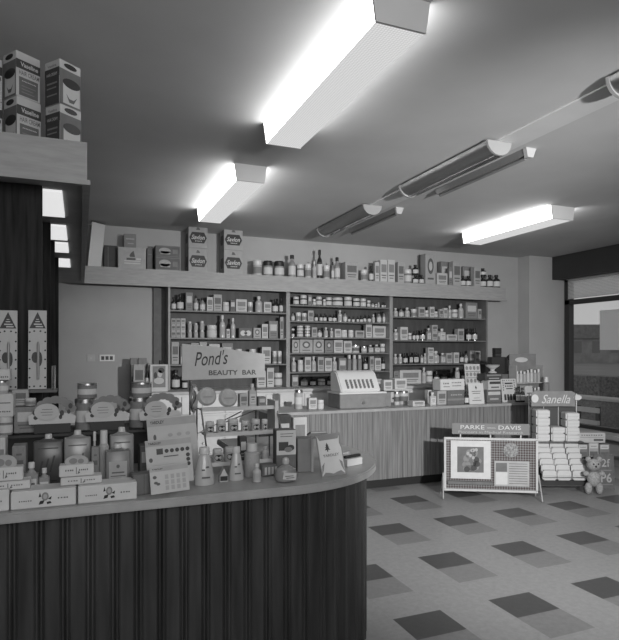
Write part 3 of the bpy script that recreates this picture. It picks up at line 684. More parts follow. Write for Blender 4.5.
# ------------------------------------------------------------------ far counter
FZ = .88
o = thing('far_counter', 'long straight wood-fronted counter with pale top before the wall units', 'counter', (0, 0, 0))
build('counter_top', MB().box(1.82, 5.66, 5.47, 6.12, FZ-.03, FZ), top_m, o, bevel=.005, seg=2)
def ribbed(x0, x1, y, pitch, gap, dep):
    poly = [(x0, y+.03)]; x = x0
    while x < x1-1e-4:
        e = min(x+pitch-gap, x1); poly += [(x, y), (e, y)]
        if e < x1: poly += [(e, y+dep), (min(x+pitch, x1), y+dep)]
        x += pitch
    poly += [(x1, y+.03)]
    return list(poly)
build('front_panel', MB().prism(ribbed(1.85, 5.63, 5.50, .062, .010, .006), .10, FZ-.03), panel_md, o, smooth=False)
build('carcass', MB().box(1.85, 5.63, 5.532, 6.10, .10, FZ-.031), mid_m, o); build('plinth', MB().box(1.88, 5.60, 5.55, 6.05, .001, .10), black_m, o)
G = 'goods on the far counter'
def far(kind, l, r, top, label, Y=5.56, z=FZ, depth=None, rz=0): return place(kind, l, r, top, Y, z, label, G, depth, rz)
far('carton.white', 395, 407, 378.5, 'white carton balanced on two white jars beside the dark stand', 5.80, 1.06)
far('tin.white', 395.5, 400.6, 392, 'white tin under the balanced carton, nearer the dark stand', 5.80)
far('tin.white', 401.4, 410, 391.4, 'white tin under and beside the balanced carton on far counter', 5.80)
far('carton.white', 413, 425, 401, 'very low white carton lying at the front edge of far counter', 5.55, depth=.12)
far('carton.white', 428, 434, 390, 'white carton behind the bunch of pale packets on far counter', 5.85)
o, w_, h = big_carton('sign_carton', 'wide white carton with script lettering lying on the dark lettered carton', 440.5, 464.6, 379.2, 5.62, zat(456, 390.4, 5.60)+.001, .16, paper_m, group=G)
blocks(o, 4, -.26*w_, .62*h, .26*w_, .3*h, ink_m, 0); blocks(o, 6, .16*w_, .68*h, .40*w_, .2*h, ink_m, 0); print_on(o, 'caption', [rc(-.02*w_, .36*w_, .36*h, .42*h), rc(-.38*w_, -.12*w_, .3*h, .36*h)], ink_m, 0)
o, w_, h = big_carton('lettered_carton', 'dark carton with pale capitals supporting the wide white carton', 447.5, 464.5, 390.4, 5.60, FZ, .2, mid_m, group=G)
blocks(o, 7, .04*w_, .68*h, .7*w_, .2*h, pale_m, 0); print_on(o, 'pale_band', [rc(-.5*w_, .5*w_, .28*h, .42*h)], grey_m, 0)
far('carton.pale', 437.5, 446.6, 391, 'pale carton touching the dark lettered carton on far counter', 5.62)
far('flask.milk', 431, 436.8, 392.5, 'flat milky bottle beside the pale carton on far counter')
far('bottle.dark', 466, 470.6, 391.5, 'little dark bottle between lettered carton and dotted card')
def flat_card(label, l, r, top, bot_z, Y, polys_m, base=offw_m, lean=.12, thick=.004, name='display_card', rz=0):
    x, w_, h = fit(l, r, top, Y, bot_z)
    o = thing(name, label, 'display card', (x, Y, bot_z+.001), (-lean, 0, rz))
    build('card', MB().box(-w_/2, w_/2, -thick/2, thick/2, 0, h/math.cos(lean)), base, o)
    build('strut', MB().add([(-.01, thick/2, h*.75), (.01, thick/2, h*.75), (.01, thick/2+h*.28, .03*h), (-.01, thick/2+h*.28, .03*h)], [(0, 1, 2, 3)]), grey_m, o, smooth=False)
    for nm, polys, m in polys_m: print_on(o, nm, [[(p*w_, q*h) for p, q in poly] for poly in polys], m, -thick/2)
    return o, w_, h
eggs = [ell(-.36+.24*c, .9-.17*r_, .085, .055, 12) for r_ in range(3) for c in range(4)]
o, w_, h = flat_card('tall white card with rows of grey ovals standing on far counter', 467, 482.5, 364.2, FZ, 5.80, [('oval_packs', eggs, grey_m), ('shadow_lines', [rc(-.46, .46, .80-.17*k, .815-.17*k) for k in range(3)], mid_m)])
o, w_, h = flat_card('short white card with small fir emblem before the oval-rowed card', 469.5, 484.5, 383.5, FZ, 5.54, [('fir_emblem', [[(-.07, .76), (.07, .76), (0, .90)], rc(-.015, .015, .70, .76)], black_m), ('caption', [rc(-.3, .3, .60, .63), rc(-.25, .25, .50, .53), rc(-.3, .3, .16, .19), rc(-.2, .2, .28, .30)], ink_m)], paper_m)
z1 = FZ
for k, (l, r, tp, m, lb) in enumerate(((487, 501.5, 390, mid_m, 'bottom two-tone pack of the stack beside the fir card'), (488.5, 501.5, 380.2, offw_m, 'middle white pack of the stack beside the fir card'), (485.5, 502.5, 373.6, dark_m, 'top dark pack of the stack beside the fir card'))):
    o, w_, h = big_carton('pack', lb, l, r, tp, 5.64, z1, .14, m, group=G)
    print_on(o, 'printed_band', [rc(-.42*w_, .42*w_, .60*h, .86*h)], (offw_m, dark_m, grey_m)[k], 0); print_on(o, 'printed_lines', [rc(-.3*w_, .3*w_, .2*h, .34*h)], (pale_m, ink_m, pale_m)[k], 0)
    z1 += h+.001
x, w_, h = fit(488, 499, 364.8, 5.70, z1)
o = thing('mortar', 'pale flared mortar cup standing on the pack stack, far counter', 'mortar', (x, 5.72, z1+.0006))
build('cup', MB().lathe([(.022, .0), (.05, .004), (.05, .016), (.024, .03), (.028, .05), (w_*.46, h*.82), (w_*.5, h), (w_*.42, h), (.02, .055)], 20), offw_m, o)
build('rim', MB().lathe([(w_*.5, h-.012), (w_*.53, h-.006), (w_*.5, h), (w_*.45, h)], 20), pale_m, o)
dotsf = [rc(-.40, -.34, .5+.1*k, .56+.1*k) for k in range(5)]+[rc(.34, .40, .5+.1*k, .56+.1*k) for k in range(5)]
o, w_, h = flat_card('dotted white price card with dark bottle pictures on far counter', 502.5, 517.5, 379, FZ, 5.60, [('speckled_border', dotsf+[rc(-.3+.15*k, -.24+.15*k, .92, .96) for k in range(5)], ink_m), ('picture_packs', [rc(-.36+.19*k, -.22+.19*k, .08, .34) for k in range(4)], dark_m), ('caption', [rc(-.26, .26, .78, .84), rc(-.2, .24, .56, .60)], black_m)], offw_m)
blocks(o, 4, .02*w_, .69*h, .56*w_, .12*h, black_m, -.002)
far('bottle.dark', 517.6, 521.8, 387.4, 'first little dark bottle beside the dotted price card', 5.52)
far('bottle.dark', 522.2, 526.2, 387.8, 'second little dark bottle, beyond the dotted price card', 5.52)
o, w_, h = big_carton('wedge_carton', 'white sloping pack at the window end of far counter', 525.5, 532.5, 386, 5.60, FZ, .10, offw_m, group=G)
print_on(o, 'printed_lines', [rc(-.3*w_, .3*w_, .3*h, .36*h), rc(-.3*w_, .3*w_, .5*h, .56*h)], ink_m, 0)
# large dark display flacons on a plinth at the back of the counter
x, w_, h = fit(500, 516, 374, 5.96, FZ)
o = tag(build('display_plinth', MB().box(-.19, .11, -.035, .14, 0, h), mid_m, loc=(x, 5.96, FZ+.0006), bevel=.004), 'dark plinth box carrying two dark display flacons, far counter', 'plinth', G)
pz = FZ+h+.001
x, w_, h = fit(491, 505, 348, 5.96, pz)
o = thing('display_flacon', 'large black display flacon with square neck, far counter back', 'bottle', (x, 5.98, pz))
build('bottle', MB().prism([(-w_*.5, -.04), (w_*.5, -.04), (w_*.5, .05), (-w_*.5, .05)], 0, h*.66).prism([(-w_*.22, -.03), (w_*.22, -.03), (w_*.22, .035), (-w_*.22, .035)], h*.66, h*.8), glassd_m, o, bevel=.004)
build('stopper', MB().box(-w_*.21, w_*.21, -.035, .04, h*.8, h), black_m, o, bevel=.004)
x, w_, h = fit(505.4, 514, 355, 5.96, pz)
o = thing('display_flacon', 'large dark display flacon with pale front panel and cone stopper', 'bottle', (x, 5.98, pz))
build('bottle', MB().box(-w_*.5, w_*.5, -.04, .05, 0, h*.82), glassd_m, o, bevel=.004); build('stopper', MB().lathe([(w_*.3, h*.82), (w_*.2, h*.9), (.004, h)], 12), black_m, o)
print_on(o, 'front_panel_print', [rc(-w_*.34, w_*.44, .04, h*.74)], grey_m, -.0405)
# lipstick rack with oval sign
x, w_, h = fit(514.5, 541, 354, 5.80, FZ)
o = thing('lipstick_rack', 'two-tier grey rack of slim packs topped by a pale oval sign', 'display rack', (x, 5.80, FZ+.001))
build('back_panel', MB().box(-w_/2, w_/2, .09, .10, 0, h), grey_m, o)
for sx in (-1, 1): build('side_panel', MB().box(sx*w_/2-.004, sx*w_/2+.004, -.04, .10, 0, h*.75), pale_m, o)
build('tier', MB().box(-w_/2, w_/2, -.05, .09, h*.36, h*.38), offw_m, o); build('tier', MB().box(-w_/2, w_/2, -.05, .09, 0, .012), pale_m, o)
print_on(o, 'oval_sign', [ell(-.06*w_, h*.87, w_*.24, h*.055)], paper_m, .089)
rk = (x, h, w_)
for tier, zb in ((0, .014), (1, h*.38+.001)):
    for k in range(7):
        hh = h*(.26 if tier == 0 else .27)*random.uniform(.85, 1.05)
        dup(proto(random.choice(['tube.pale', 'tube.grey', 'tube.white'])), (x-w_*.40+k*w_*.133, 5.80, FZ+.001+zb+.0006), (0, 0, 0), (w_*.105, w_*.105, hh),
            f'slim upright pack, {ORD[k]} from left, {"lower" if tier == 0 else "upper"} tier of oval-sign rack', 'slim packs in the oval-sign rack', 'pack')
far('tube.grey', 546, 551, 377, 'tall slim grey pack at the very end of far counter', 5.62)

# pale counter machine under the mark of the photo
x, w_, h = fit(340, 386, 371, 5.60, FZ)
o = thing('cash_register', 'large pale counter machine with rounded hood on the far counter', 'cash register', (x, 5.60, FZ+.001))
build('base', MB().box(-w_/2, w_/2, 0, .32, 0, h*.38), grey_m, o, bevel=.006); build('base_trim', MB().box(-w_/2-.006, w_/2+.006, -.008, .33, h*.38, h*.43), white_m, o, bevel=.003)
hp = [(.02, h*.42), (.02, h*.50), (.09, h*.74), (.14, h*.93), (.20, h), (.27, h), (.31, h*.92), (.31, h*.42)]
vs = [(-w_*.46, y, z) for y, z in hp]+[(w_*.40, y, z) for y, z in hp]; n = len(hp)
build('hood', MB().add(vs, [tuple(range(n)), tuple(reversed(range(n, 2*n)))]+[(k, n+k, n+(k+1) % n, (k+1) % n) for k in range(n)]), white_m, o, bevel=.012, seg=2)
ky = MB()
for r_ in range(4):
    for c in range(7): ky.box(-w_*.32+c*w_*.09, -w_*.32+c*w_*.09+.022, .028+r_*.016, .040+r_*.016, h*(.52+.055*r_), h*(.60+.055*r_))
build('key_pattern', ky, mid_m, o); build('cash_drawer_knob', MB().lathe([(.014, 0), (.018, .02)], 12), silver_m, o, (0, 0, h*.15), (PI/2, 0, 0))
x, w_, h = fit(383.5, 393, 391, 5.70, FZ)
o = thing('stand', 'dark pedestal stand with a flat tray beside the pale machine', 'stand', (x, 5.7, FZ+.001))
build('column', MB().box(-w_*.28, w_*.28, 0, .09, 0, h-.012), grey_m, o); build('tray', MB().box(-w_*.6, w_*.6, -.02, .12, h-.012, h), dark_m, o, bevel=.003)
far('carton.white', 384, 392.5, 380, 'white carton on the dark pedestal tray, far counter', 5.71, FZ+h+.002, .08)
far('carton.white', 309, 317, 398, 'white carton at the counter end beside the pale machine', 5.70)
far('jar.white', 318.5, 325, 400, 'white jar touching the pale counter machine', 5.66)
far('tin.pale', 296, 304, 390, 'tall pale tin at the shop-corner end of far counter', 5.75)

# ------------------------------------------------------------------ near counter
NZ = .95
R_, CXC, CYC = .64, .81, 2.82
def outline(inset, n=28):
    pts = [(-1.9, CYC-R_+inset)]
    for k in range(n+1):
        a = -PI/2+PI/2*k/n; pts.append((CXC+(R_-inset)*math.cos(a), CYC+(R_-inset)*math.sin(a)))
    pts.append((CXC+R_-inset, 3.55-inset))
    return pts
o = thing('near_counter', 'dark ribbed counter with pale top and rounded corner in front', 'counter', (0, 0, 0))
inner = [(.80, 3.55), (.80, 2.96), (-1.9, 2.96)]
build('counter_top', MB().prism(outline(0)+inner, NZ-.036, NZ), top_m, o, bevel=.006, seg=2)
def walk(pts, step):
    out = []; acc = 0
    for a, b_ in zip(pts, pts[1:]):
        L_ = math.dist(a, b_); t = acc
        nx, ny = (b_[1]-a[1])/L_, -(b_[0]-a[0])/L_
        while t < L_: out.append((a[0]+(b_[0]-a[0])*t/L_, a[1]+(b_[1]-a[1])*t/L_, nx, ny)); t += step
        acc = t-L_
    return out
path = walk(outline(.05, 60), .005); per = [0]*10+[-.003, .004, .004, -.003, .004, .004, -.003]
poly = [(x+nx*per[i % 17], y+ny*per[i % 17]) for i, (x, y, nx, ny) in enumerate(path)]
inn = [(x-nx*.03, y-ny*.03) for x, y, nx, ny in path][::-1]
vs = [(x, y, .09) for x, y in poly]+[(x, y, NZ-.036) for x, y in poly]; n = len(poly)
vi = [(x, y, .09) for x, y in inn[::-1]]+[(x, y, NZ-.036) for x, y in inn[::-1]]
mb = MB().add(vs, [(k, k+1, n+k+1, n+k) for k in range(n-1)]).add(vi, [(k, n+k, n+k+1, k+1) for k in range(n-1)])
build('ribbed_front', mb, panel_dk, o, smooth=False)
pl = outline(.09); pi_ = outline(.12)[::-1]
build('plinth', MB().prism(pl+[(CXC+R_-.12, 3.43)]+pi_[1:], .001, .09), black_m, o)
build('back_panel', MB().box(-1.9, .83, 2.91, 2.93, .05, NZ-.037).box(.83, .85, 2.93, 3.5, .05, NZ-.037).box(.85, 1.39, 3.47, 3.49, .05, NZ-.037), mid_m, o)

# riser shelf of glass on posts
RZ = 1.150
o = thing('glass_riser_shelf', 'long glass riser shelf with dark edge along the near counter', 'shelf', (0, 0, NZ))
xr = xat(181, 2.66)[0]
build('glass_sheet', MB().box(-1.5, xr, 2.665, 2.93, RZ-NZ-.008, RZ-NZ), glass_m, o); build('edge_strip', MB().box(-1.5, xr, 2.655, 2.665, RZ-NZ-.010, RZ-NZ+.001), black_m, o)
build('back_board', MB().box(-1.5, xr, 2.93, 2.94, .001, RZ-NZ), dark_m, o)
for x in (-1.45, -.75, -.42, xr-.02): build('support', MB().box(x-.008, x+.008, 2.68, 2.93, .001, RZ-NZ-.010), dark_m, o)

G = 'goods on the near counter'
def soap_box(label, l, r, top, Y, z, depth, name='soap_box', rose=True, header=None):
    o, w_, h = big_carton(name, label, l, r, top, Y, z, depth, paper_m, group='rose soap boxes')
    if rose:
        cx = 0.02*w_
        print_on(o, 'leaf', [[(cx-.10*w_, .18*h), (cx-.03*w_, .22*h), (cx-.01*w_, .42*h), (cx-.08*w_, .38*h)], [(cx+.03*w_, .18*h), (cx+.10*w_, .22*h), (cx+.08*w_, .34*h), (cx+.02*w_, .30*h)],
                             [(cx+.04*w_, .48*h), (cx+.09*w_, .42*h), (cx+.10*w_, .62*h)], [(cx-.10*w_, .60*h), (cx-.06*w_, .62*h), (cx-.08*w_, .88*h)]], black_m, 0)
        print_on(o, 'rose', [ell(cx-.0*w_, .62*h, .055*w_, .24*h)], grey_m, 0); print_on(o, 'rose_heart', [ell(cx, .62*h, .03*w_, .14*h)], pale_m, -.0006)
        blocks(o, 6, -.28*w_, .44*h, .2*w_, .14*h, ink_m, 0); blocks(o, 4, .30*w_, .48*h, .18*w_, .16*h, ink_m, 0)
    else:
        blocks(o, 4, -.2*w_, .55*h, .26*w_, .3*h, ink_m, 0); blocks(o, 5, .2*w_, .55*h, .28*w_, .28*h, ink_m, 0)
        print_on(o, 'leaf', [rc(-.02*w_, .0, .2*h, .8*h), [(.02*w_, .2*h), (.10*w_, .3*h), (.06*w_, .5*h)]], ink_m, 0)
    if header:
        build('oval_header', MB().vprism([(x, z) for x, z in ell(0, h+header*.35, w_*.34, header*.65)], .004, .008), pale_m, o)
        print_on(o, 'header_flower', [ell(-.1*w_, h+header*.4, .12*w_, header*.3), ell(.12*w_, h+header*.35, .09*w_, header*.25)], grey_m, .004)
    return h
ha = soap_box('long white rose soap box at counter edge, beside the picture edge box', 10.5, 76, 490, 2.215, NZ, .10)
hb = soap_box('long white rose soap box at counter edge, beside the price cards', 78, 137, 484.5, 2.215, NZ, .10)
soap_box('long white soap box at counter edge, cut by the picture edge', -50, 9, 492, 2.215, NZ, .10)
h1 = soap_box('lower small rose box resting on two soap boxes under an oval header', 60.5, 102, 477, 2.245, NZ+max(ha, hb)+.001, .07, 'small_soap_box', False)
soap_box('upper small rose box with oval flower header, above the soap boxes', 59, 94, 465, 2.255, NZ+max(ha, hb)+h1+.002, .05, 'small_soap_box', False, .035)
h1 = soap_box('lower small box by the picture edge resting on soap boxes', -14, 30, 482, 2.245, NZ+max(ha, hb)+.001, .07, 'small_soap_box', False)
soap_box('upper small box with oval flower header by the picture edge', -16, 23, 468, 2.255, NZ+max(ha, hb)+h1+.002, .05, 'small_soap_box', False, .045)

def near(kind, l, r, top, label, Y, z=NZ, depth=None, rz=0): return place(kind, l, r, top, Y, z, label, G, depth, rz)
near('flask.pale', 24, 38, 463, 'small flat grey bottle behind the soap box near picture edge', 2.345, depth=.035)
near('flask.pale', 38.6, 49.5, 469, 'smaller flat grey bottle beside the twin small rose boxes', 2.345, depth=.035)
near('lid.grey', 12, 26, 446, 'two-tone grey pack under the riser shelf near picture edge', 2.46, depth=.08)
near('carton.white', -6, 5.5, 438, 'white carton under the riser shelf at the picture edge', 2.46, depth=.08)
def script_flask(label, l, r, top, Y, m, cap, script, z=NZ):
    x, w_, h = fit(l, r, top, Y, z)
    o = tag(build('toilet_water_flask', MB().prism([(-w_*.5, -.02), (-w_*.46, -.028), (w_*.46, -.028), (w_*.5, -.02), (w_*.5, .02), (w_*.46, .028), (-w_*.46, .028), (-w_*.5, .02)], 0, h*.88).lathe([(w_*.44, h*.88), (w_*.2, h*.92), (w_*.16, h*.95)], 16, sy=.34), m, loc=(x, Y+.03, z+.0006), bevel=.003), label, 'bottle', G)
    build('cap', MB().lathe([(.014, h*.93), (.014, h), (.012, h+.004)], 14), cap, o)
    if script == 'plain':
        print_on(o, 'paper_label', [rc(-w_*.36, w_*.36, h*.12, h*.66)], pale_m, -.0285)
        print_on(o, 'crest', [ell(0, h*.55, w_*.07, h*.04)], ink_m, -.0292); print_on(o, 'label_lines', [rc(-w_*.25, w_*.25, h*.40, h*.43), rc(-w_*.3, w_*.3, h*.33, h*.35), rc(-w_*.22, w_*.22, h*.26, h*.28)], ink_m, -.0292)
    else:
        print_on(o, 'script_strokes', [[(-w_*.36+.2*k*w_, h*(.18+.05*k)), (-w_*.30+.2*k*w_, h*(.18+.05*k)), (-w_*.16+.2*k*w_, h*(.5+.05*k)), (-w_*.22+.2*k*w_, h*(.5+.05*k))] for k in range(3)], script, -.0285)
        print_on(o, 'label_lines', [rc(-w_*.34, w_*.34, h*.74, h*.76), rc(-w_*.36, w_*.3, h*.09, h*.11)], script, -.0285)
    return o
script_flask('broad dark flask with slanting script under the riser shelf', 33, 63, 436, 2.56, mat('smoky_flask', .085, .3, .15, 9), cream_m, dark_m)
script_flask('broad pale flask with white cap beside the dark flask', 64, 91, 432, 2.53, glassp_m, cream_m, ink_m)
script_flask('pale flask standing behind the slim capped bottles and labelled flask', 110, 134, 429, 2.50, glassp_m, cream_m, ink_m)
script_flask('labelled grey flask with white cap standing behind rose soap box', 105.5, 130.5, 446, 2.36, mat('grey_flask', .16, .35, .08, 9), cream_m, 'plain')
near('bottle.milk', 91.5, 97.8, 432, 'very slim milky bottle beside the broad pale flask', 2.50)
near('tube.pale', 98.3, 109.6, 431, 'tall slim pack with pale cap beside the labelled flask', 2.44)
near('lid.grey', 91.5, 99, 447.5, 'little two-tone pack standing before the slim milky bottle', 2.40, depth=.04)
o, w_, h = big_carton('carton', 'low dark carton at counter edge beside the leaning price cards', 133, 155.5, 474.5, 2.27, NZ, .07, mid_m, .12, G)
print_on(o, 'seam', [rc(-.02*w_, .0, 0, h)], dark_m, 0)
near('carton.mid', 140, 152, 446, 'tall dark carton under the end of the riser shelf', 2.62, depth=.1)

# leaning price cards
def price_card(label, pts, Y, kind):
    (x0, y0), (x1, y1) = pts       # left and right of the top edge in the photo
    yb = kind[1]
    xl, d1 = xat(x0, Y); xr_, d2 = xat(x1, Y)
    w_ = math.hypot(xr_-xl, (y1-y0)*.0)*1.02
    zt = CH+(CY-(y0+y1)/2)*(d1+d2)/2/F
    lean = .16
    h = (zt-NZ-.012)/math.cos(lean)
    o = thing('price_card', label, 'display card', ((xl+xr_)/2+h*.05, Y, NZ+.012), (-lean, -.05, .03), 'leaning price cards')
    build('card', MB().box(-w_/2, w_/2, -.002, .002, 0, h), offw_m, o)
    build('strut', MB().add([(-.012, .002, h*.7), (.012, .002, h*.7), (.012, .002+h*.30, .0), (-.012, .002+h*.30, .0)], [(0, 1, 2, 3)]), grey_m, o, smooth=False)
    print_on(o, 'header_band', [rc(-w_/2, w_/2, h*.86, h*.985) if kind[0] else rc(-w_/2, w_/2, h*.80, h*.985)], pale_m, -.002)
    text(o, 'YARDLEY', -w_*.30, h*(.925 if kind[0] else .89), w_*.28, h*.05, black_m, -.0028, 0, .02)
    if kind[0] == 1:
        print_on(o, 'dots', [ell(-w_*.05+k*w_*.115, h*.735, w_*.045, w_*.045, 14) for k in range(5)]+[ell(w_*.41, h*(.60-.1*k), w_*.045, w_*.045, 14) for k in range(3)], black_m, -.002)
        print_on(o, 'dark_square', [rc(-w_*.27, -w_*.13, h*.67, h*.80)], dark_m, -.002)
        print_on(o, 'figure', [ell(-w_*.4, h*.56, w_*.04, h*.05), rc(-w_*.12, w_*.2, h*.60, h*.625)], ink_m, -.002)
    elif kind[0] == 0:
        print_on(o, 'pack_pictures', [rc(-w_*.12+k*w_*.15, -w_*.03+k*w_*.15, h*(.50-.2*r_), h*(.66-.2*r_)) for k in range(4) for r_ in range(3)], pale_m, -.002)
        print_on(o, 'figure', [ell(-w_*.38, h*.60, w_*.05, h*.06), ell(-w_*.36, h*.40, w_*.05, h*.05), ell(-w_*.30, h*.35, w_*.05, h*.05)], ink_m, -.002)
    else:
        print_on(o, 'pack_pictures', [ell(-w_*.05+k*w_*.18, h*.70, w_*.05, h*.03, 12) for k in range(3)], pale_m, -.002); print_on(o, 'figure', [ell(-w_*.36, h*.68, w_*.03, h*.05), rc(-w_*.42, -w_*.3, h*.60, h*.64)], ink_m, -.002)
    return o
price_card('rearmost and tallest of three overlapping leaning price cards', ((148, 419.5), (197, 415.5)), 2.48, (2, 0))
price_card('middle of three overlapping leaning price cards, with black dots', ((146, 442), (191.5, 437.5)), 2.37, (1, 0))
price_card('front and shortest of three overlapping leaning price cards', ((150, 468), (188, 463)), 2.225, (0, 0))

# left stack on the riser shelf and floral trays
near('jar.grey', -4, 12.5, 417.5, 'squat grey jar on riser shelf under the white boxes', 2.68, RZ)
o, w_, h = big_carton('white_box', 'white box with dark line lettering on riser shelf, picture edge', -14, 13.2, 394.5, 2.68, zat(6, 417.3, 2.68), .10, paper_m, group=G)
blocks(o, 6, .16*w_, .24*h, .5*w_, .13*h, ink_m, 0); print_on(o, 'rule_line', [rc(-.4*w_, .4*w_, .60*h, .64*h)], ink_m, 0)
near('tin.pale', -6, 8, 381, 'pale round tin stacked on the white box, riser shelf', 2.70, zat(6, 394.3, 2.68))
o, w_, h = big_carton('white_box', 'topmost white box of the riser shelf stack at picture edge', -14, 9.8, 369.5, 2.68, zat(1, 380.7, 2.70)+.002, .09, paper_m, group=G)
blocks(o, 6, .2*w_, .3*h, .5*w_, .3*h, ink_m, 0)
near('carton.grey', 13.6, 41, 407, 'broad grey carton on riser shelf beside the first floral tray', 2.735, RZ, .10)
near('carton.pale', 12, 28, 390, 'pale carton on the broad grey carton, riser shelf', 2.775, zat(27, 406.8, 2.735)+.002, .06)
def tin_pair(l, r, top, mid_, who):
    near('tin.grey', l, r, mid_, f'lower silver-lidded canister on riser shelf, {who}', 2.735, RZ)
    zt = zat((l+r)/2, mid_, 2.735)+.001
    near('tin.grey', l+2.4, r+2.2, top, f'upper silver-lidded canister stacked on riser shelf, {who}', 2.745, zt)
tin_pair(74.5, 95.5, 383.5, 399, 'after first floral tray'); tin_pair(129.5, 151, 382.5, 397.5, 'after second floral tray')
near('jar.milk', 24, 36, 398.5, 'little milky jar on the broad grey carton, riser shelf', 2.74, zat(27, 406.6, 2.735)+.002)
def floral(label, l, r, top, bot, Y):
    x, w_, h = fit(l, r, top, Y, RZ); zb = zat((l+r)/2, bot, Y)-RZ
    o = thing('floral_tray', label, 'display tray', (x, Y, RZ+.001), (0, 0, 0), 'white floral display trays')
    build('tray', MB().vprism([(-w_*.5, zb), (w_*.5, zb), (w_*.52, zb+.03), (w_*.38, zb+.045), (-w_*.42, zb+.045), (-w_*.52, zb+.035)], 0, .004).box(-w_*.44, w_*.44, .004, .042, zb, zb+.006), paper_m, o)
    build('foot', MB().box(-w_*.4, w_*.4, .008, .04, 0, zb), black_m, o)
    build('plaque', MB().vprism(ell(-.12*w_, zb+.052, w_*.27, .036), -.006, -.003), offw_m, o)
    print_on(o, 'plaque_lines', [rc(-.25*w_, .02*w_, zb+.05, zb+.052), rc(-.22*w_, .0, zb+.038, zb+.040), rc(-.22*w_, .0, zb+.062, zb+.064)], ink_m, -.006)
    fl = MB()
    for k in range(7):
        a = PI*(.08+.14*k); fl.vprism(ell(.06*w_+w_*.36*math.cos(a), zb+.05+(h-zb-.066)*math.sin(a), w_*.13, .017, 12), .006+.0012*k, .009+.0012*k)
    build('flower_spray', fl, grey_m, o)
    print_on(o, 'leaf', [ell(-.38*w_, zb+.05, .05*w_, .012, 8), ell(-.36*w_, zb+.028, .05*w_, .009, 8), ell(.21*w_, zb+.045, .05*w_, .013, 8), ell(.18*w_, zb+.028, .04*w_, .010, 8), ell(.40*w_, zb+.075, .05*w_, .012, 8), ell(.36*w_, zb+.05, .04*w_, .01, 8)], dark_m, .0005)
floral('white floral display tray nearest the picture edge on riser shelf', 29, 75, 396.5, 424, 2.685)
floral('white floral display tray between the two stacked canister pairs', 86, 129, 395.5, 421.5, 2.685)
floral('white floral display tray at the end of riser shelf by price cards', 140, 181, 393, 420, 2.685)

# tiered cosmetics rack
rx0, rx1 = xat(202.5, 2.72)[0], xat(276, 2.72)[0]
TZ = [zat(242, 462, 2.55)-NZ, zat(240, 433, 2.64)-NZ, zat(238, 408, 2.73)-NZ]
TY = [2.55, 2.64, 2.73]
o = thing('tiered_rack', 'white wire cosmetics rack of three sloping tiers on near counter', 'display rack', ((rx0+rx1)/2, 2.73, NZ+.001))
hw = (rx1-rx0)/2
for z, y in zip(TZ, TY):
    build('tier', MB().box(-hw, hw, y-2.73, y-2.73+.11, z-.010, z-.003), offw_m, o); build('front_strip', MB().box(-hw, hw, y-2.734, y-2.73+.0, z-.012, z+.006), paper_m, o)
wr = MB()
for sx in (-1, 1):
    wr.tube([(sx*(hw+.004), TY[0]-2.73, 0), (sx*(hw+.004), TY[0]-2.73+.01, TZ[0]), (sx*(hw+.004), TY[2]-2.73, TZ[2])], .004)
    wr.tube([(sx*(hw+.004), .11, 0), (sx*(hw+.004), .11, TZ[2]+.03)], .004)
build('wire_frame', wr, chrome_m, o)
build('end_panel', MB().vprism([(hw-.008, TZ[1]-.01), (hw+.010, TZ[1]-.01), (hw+.010, TZ[2]+.03), (hw-.008, TZ[2]+.03)], -.02, .11), paper_m, o)
build('brace', MB().tube([(-hw, .105, TZ[1]-.02), (hw*.2, .105, TZ[1]+.08)], .003).tube([(-hw*.4, .105, TZ[1]+.02), (hw*.7, .105, TZ[2]-.02)], .003), chrome_m, o)
def tier_item(kind, l, r, top, t, label, depth=None, group='cosmetics on the tiered rack'):
    Y = TY[t]+.020
    return place(kind, l, r, top, Y, NZ+.001+TZ[t]-.003+.002, label, group, depth)
for k, (l, r, tp) in enumerate(((206, 215.2, 422), (217.2, 227.2, 420.5), (229, 239.8, 419.5), (242, 250, 421), (252.2, 261.4, 419.5), (262.4, 268.6, 419.5))):
    tier_item('badge.milk', l, r, tp, 1, f'cream jar with black oval badge, {ORD[k]} on the middle rack tier', group='badge jars on the middle rack tier')
for k, (l, r, tp) in enumerate(((213.5, 224, 449.5), (225.5, 238.5, 448))):
    tier_item('badge.milk', l, r, tp, 0, f'cream jar with black oval badge, {ORD[k]} on the bottom rack tier', group='badge jars on the bottom rack tier')
tier_item('bottle.milk', 262.6, 270.4, 447, 0, 'milky bottle on the bottom rack tier behind the perfume flacon')
tier_item('carton.dark', 240, 247, 437, 0, 'dark carton on the bottom rack tier behind the slim talc bottle', .05)
def puff(label, l, r, top, bot, depth):
    Y = TY[2]+.02; x, d_ = xat((l+r)/2, Y); rr = (r-l)*d_/F/2; z0 = NZ+TZ[2]-.0015
    hz = (bot-top)*d_/F/2+.010
    o = thing('powder_puff', label, 'powder puff', (x, Y+.008+depth/2, z0+.004), group='round puffs on the top rack tier')
    build('puff', MB().lathe([(rr*.2, -depth*.5), (rr*.8, -depth*.45), (rr, -depth*.15), (rr, depth*.15), (rr*.8, depth*.45), (rr*.2, depth*.5)], 24), puff_m, o, (0, 0, hz), (PI/2-.12, 0, 0))
    build('ribbon', MB().box(-rr*.5, rr*.5, -depth*.56, -depth*.5, hz-.004, hz+.004), pale_m, o)
puff('larger round powder puff standing on the top rack tier', 198.8, 217.6, 389.5, 408, .04); puff('smaller round powder puff beside the larger one, top rack tier', 219.8, 238.6, 394, 408.2, .036)
tier_item('carton.white', 240, 248, 394, 2, 'white carton after the puffs on the top rack tier', .05)
tier_item('flask.milk', 249.5, 257, 384, 2, 'milky flask on the top rack tier after white carton', .04)
tier_item('carton.grey', 258.5, 266, 397, 2, 'grey carton on the top rack tier near the end panel', .05)
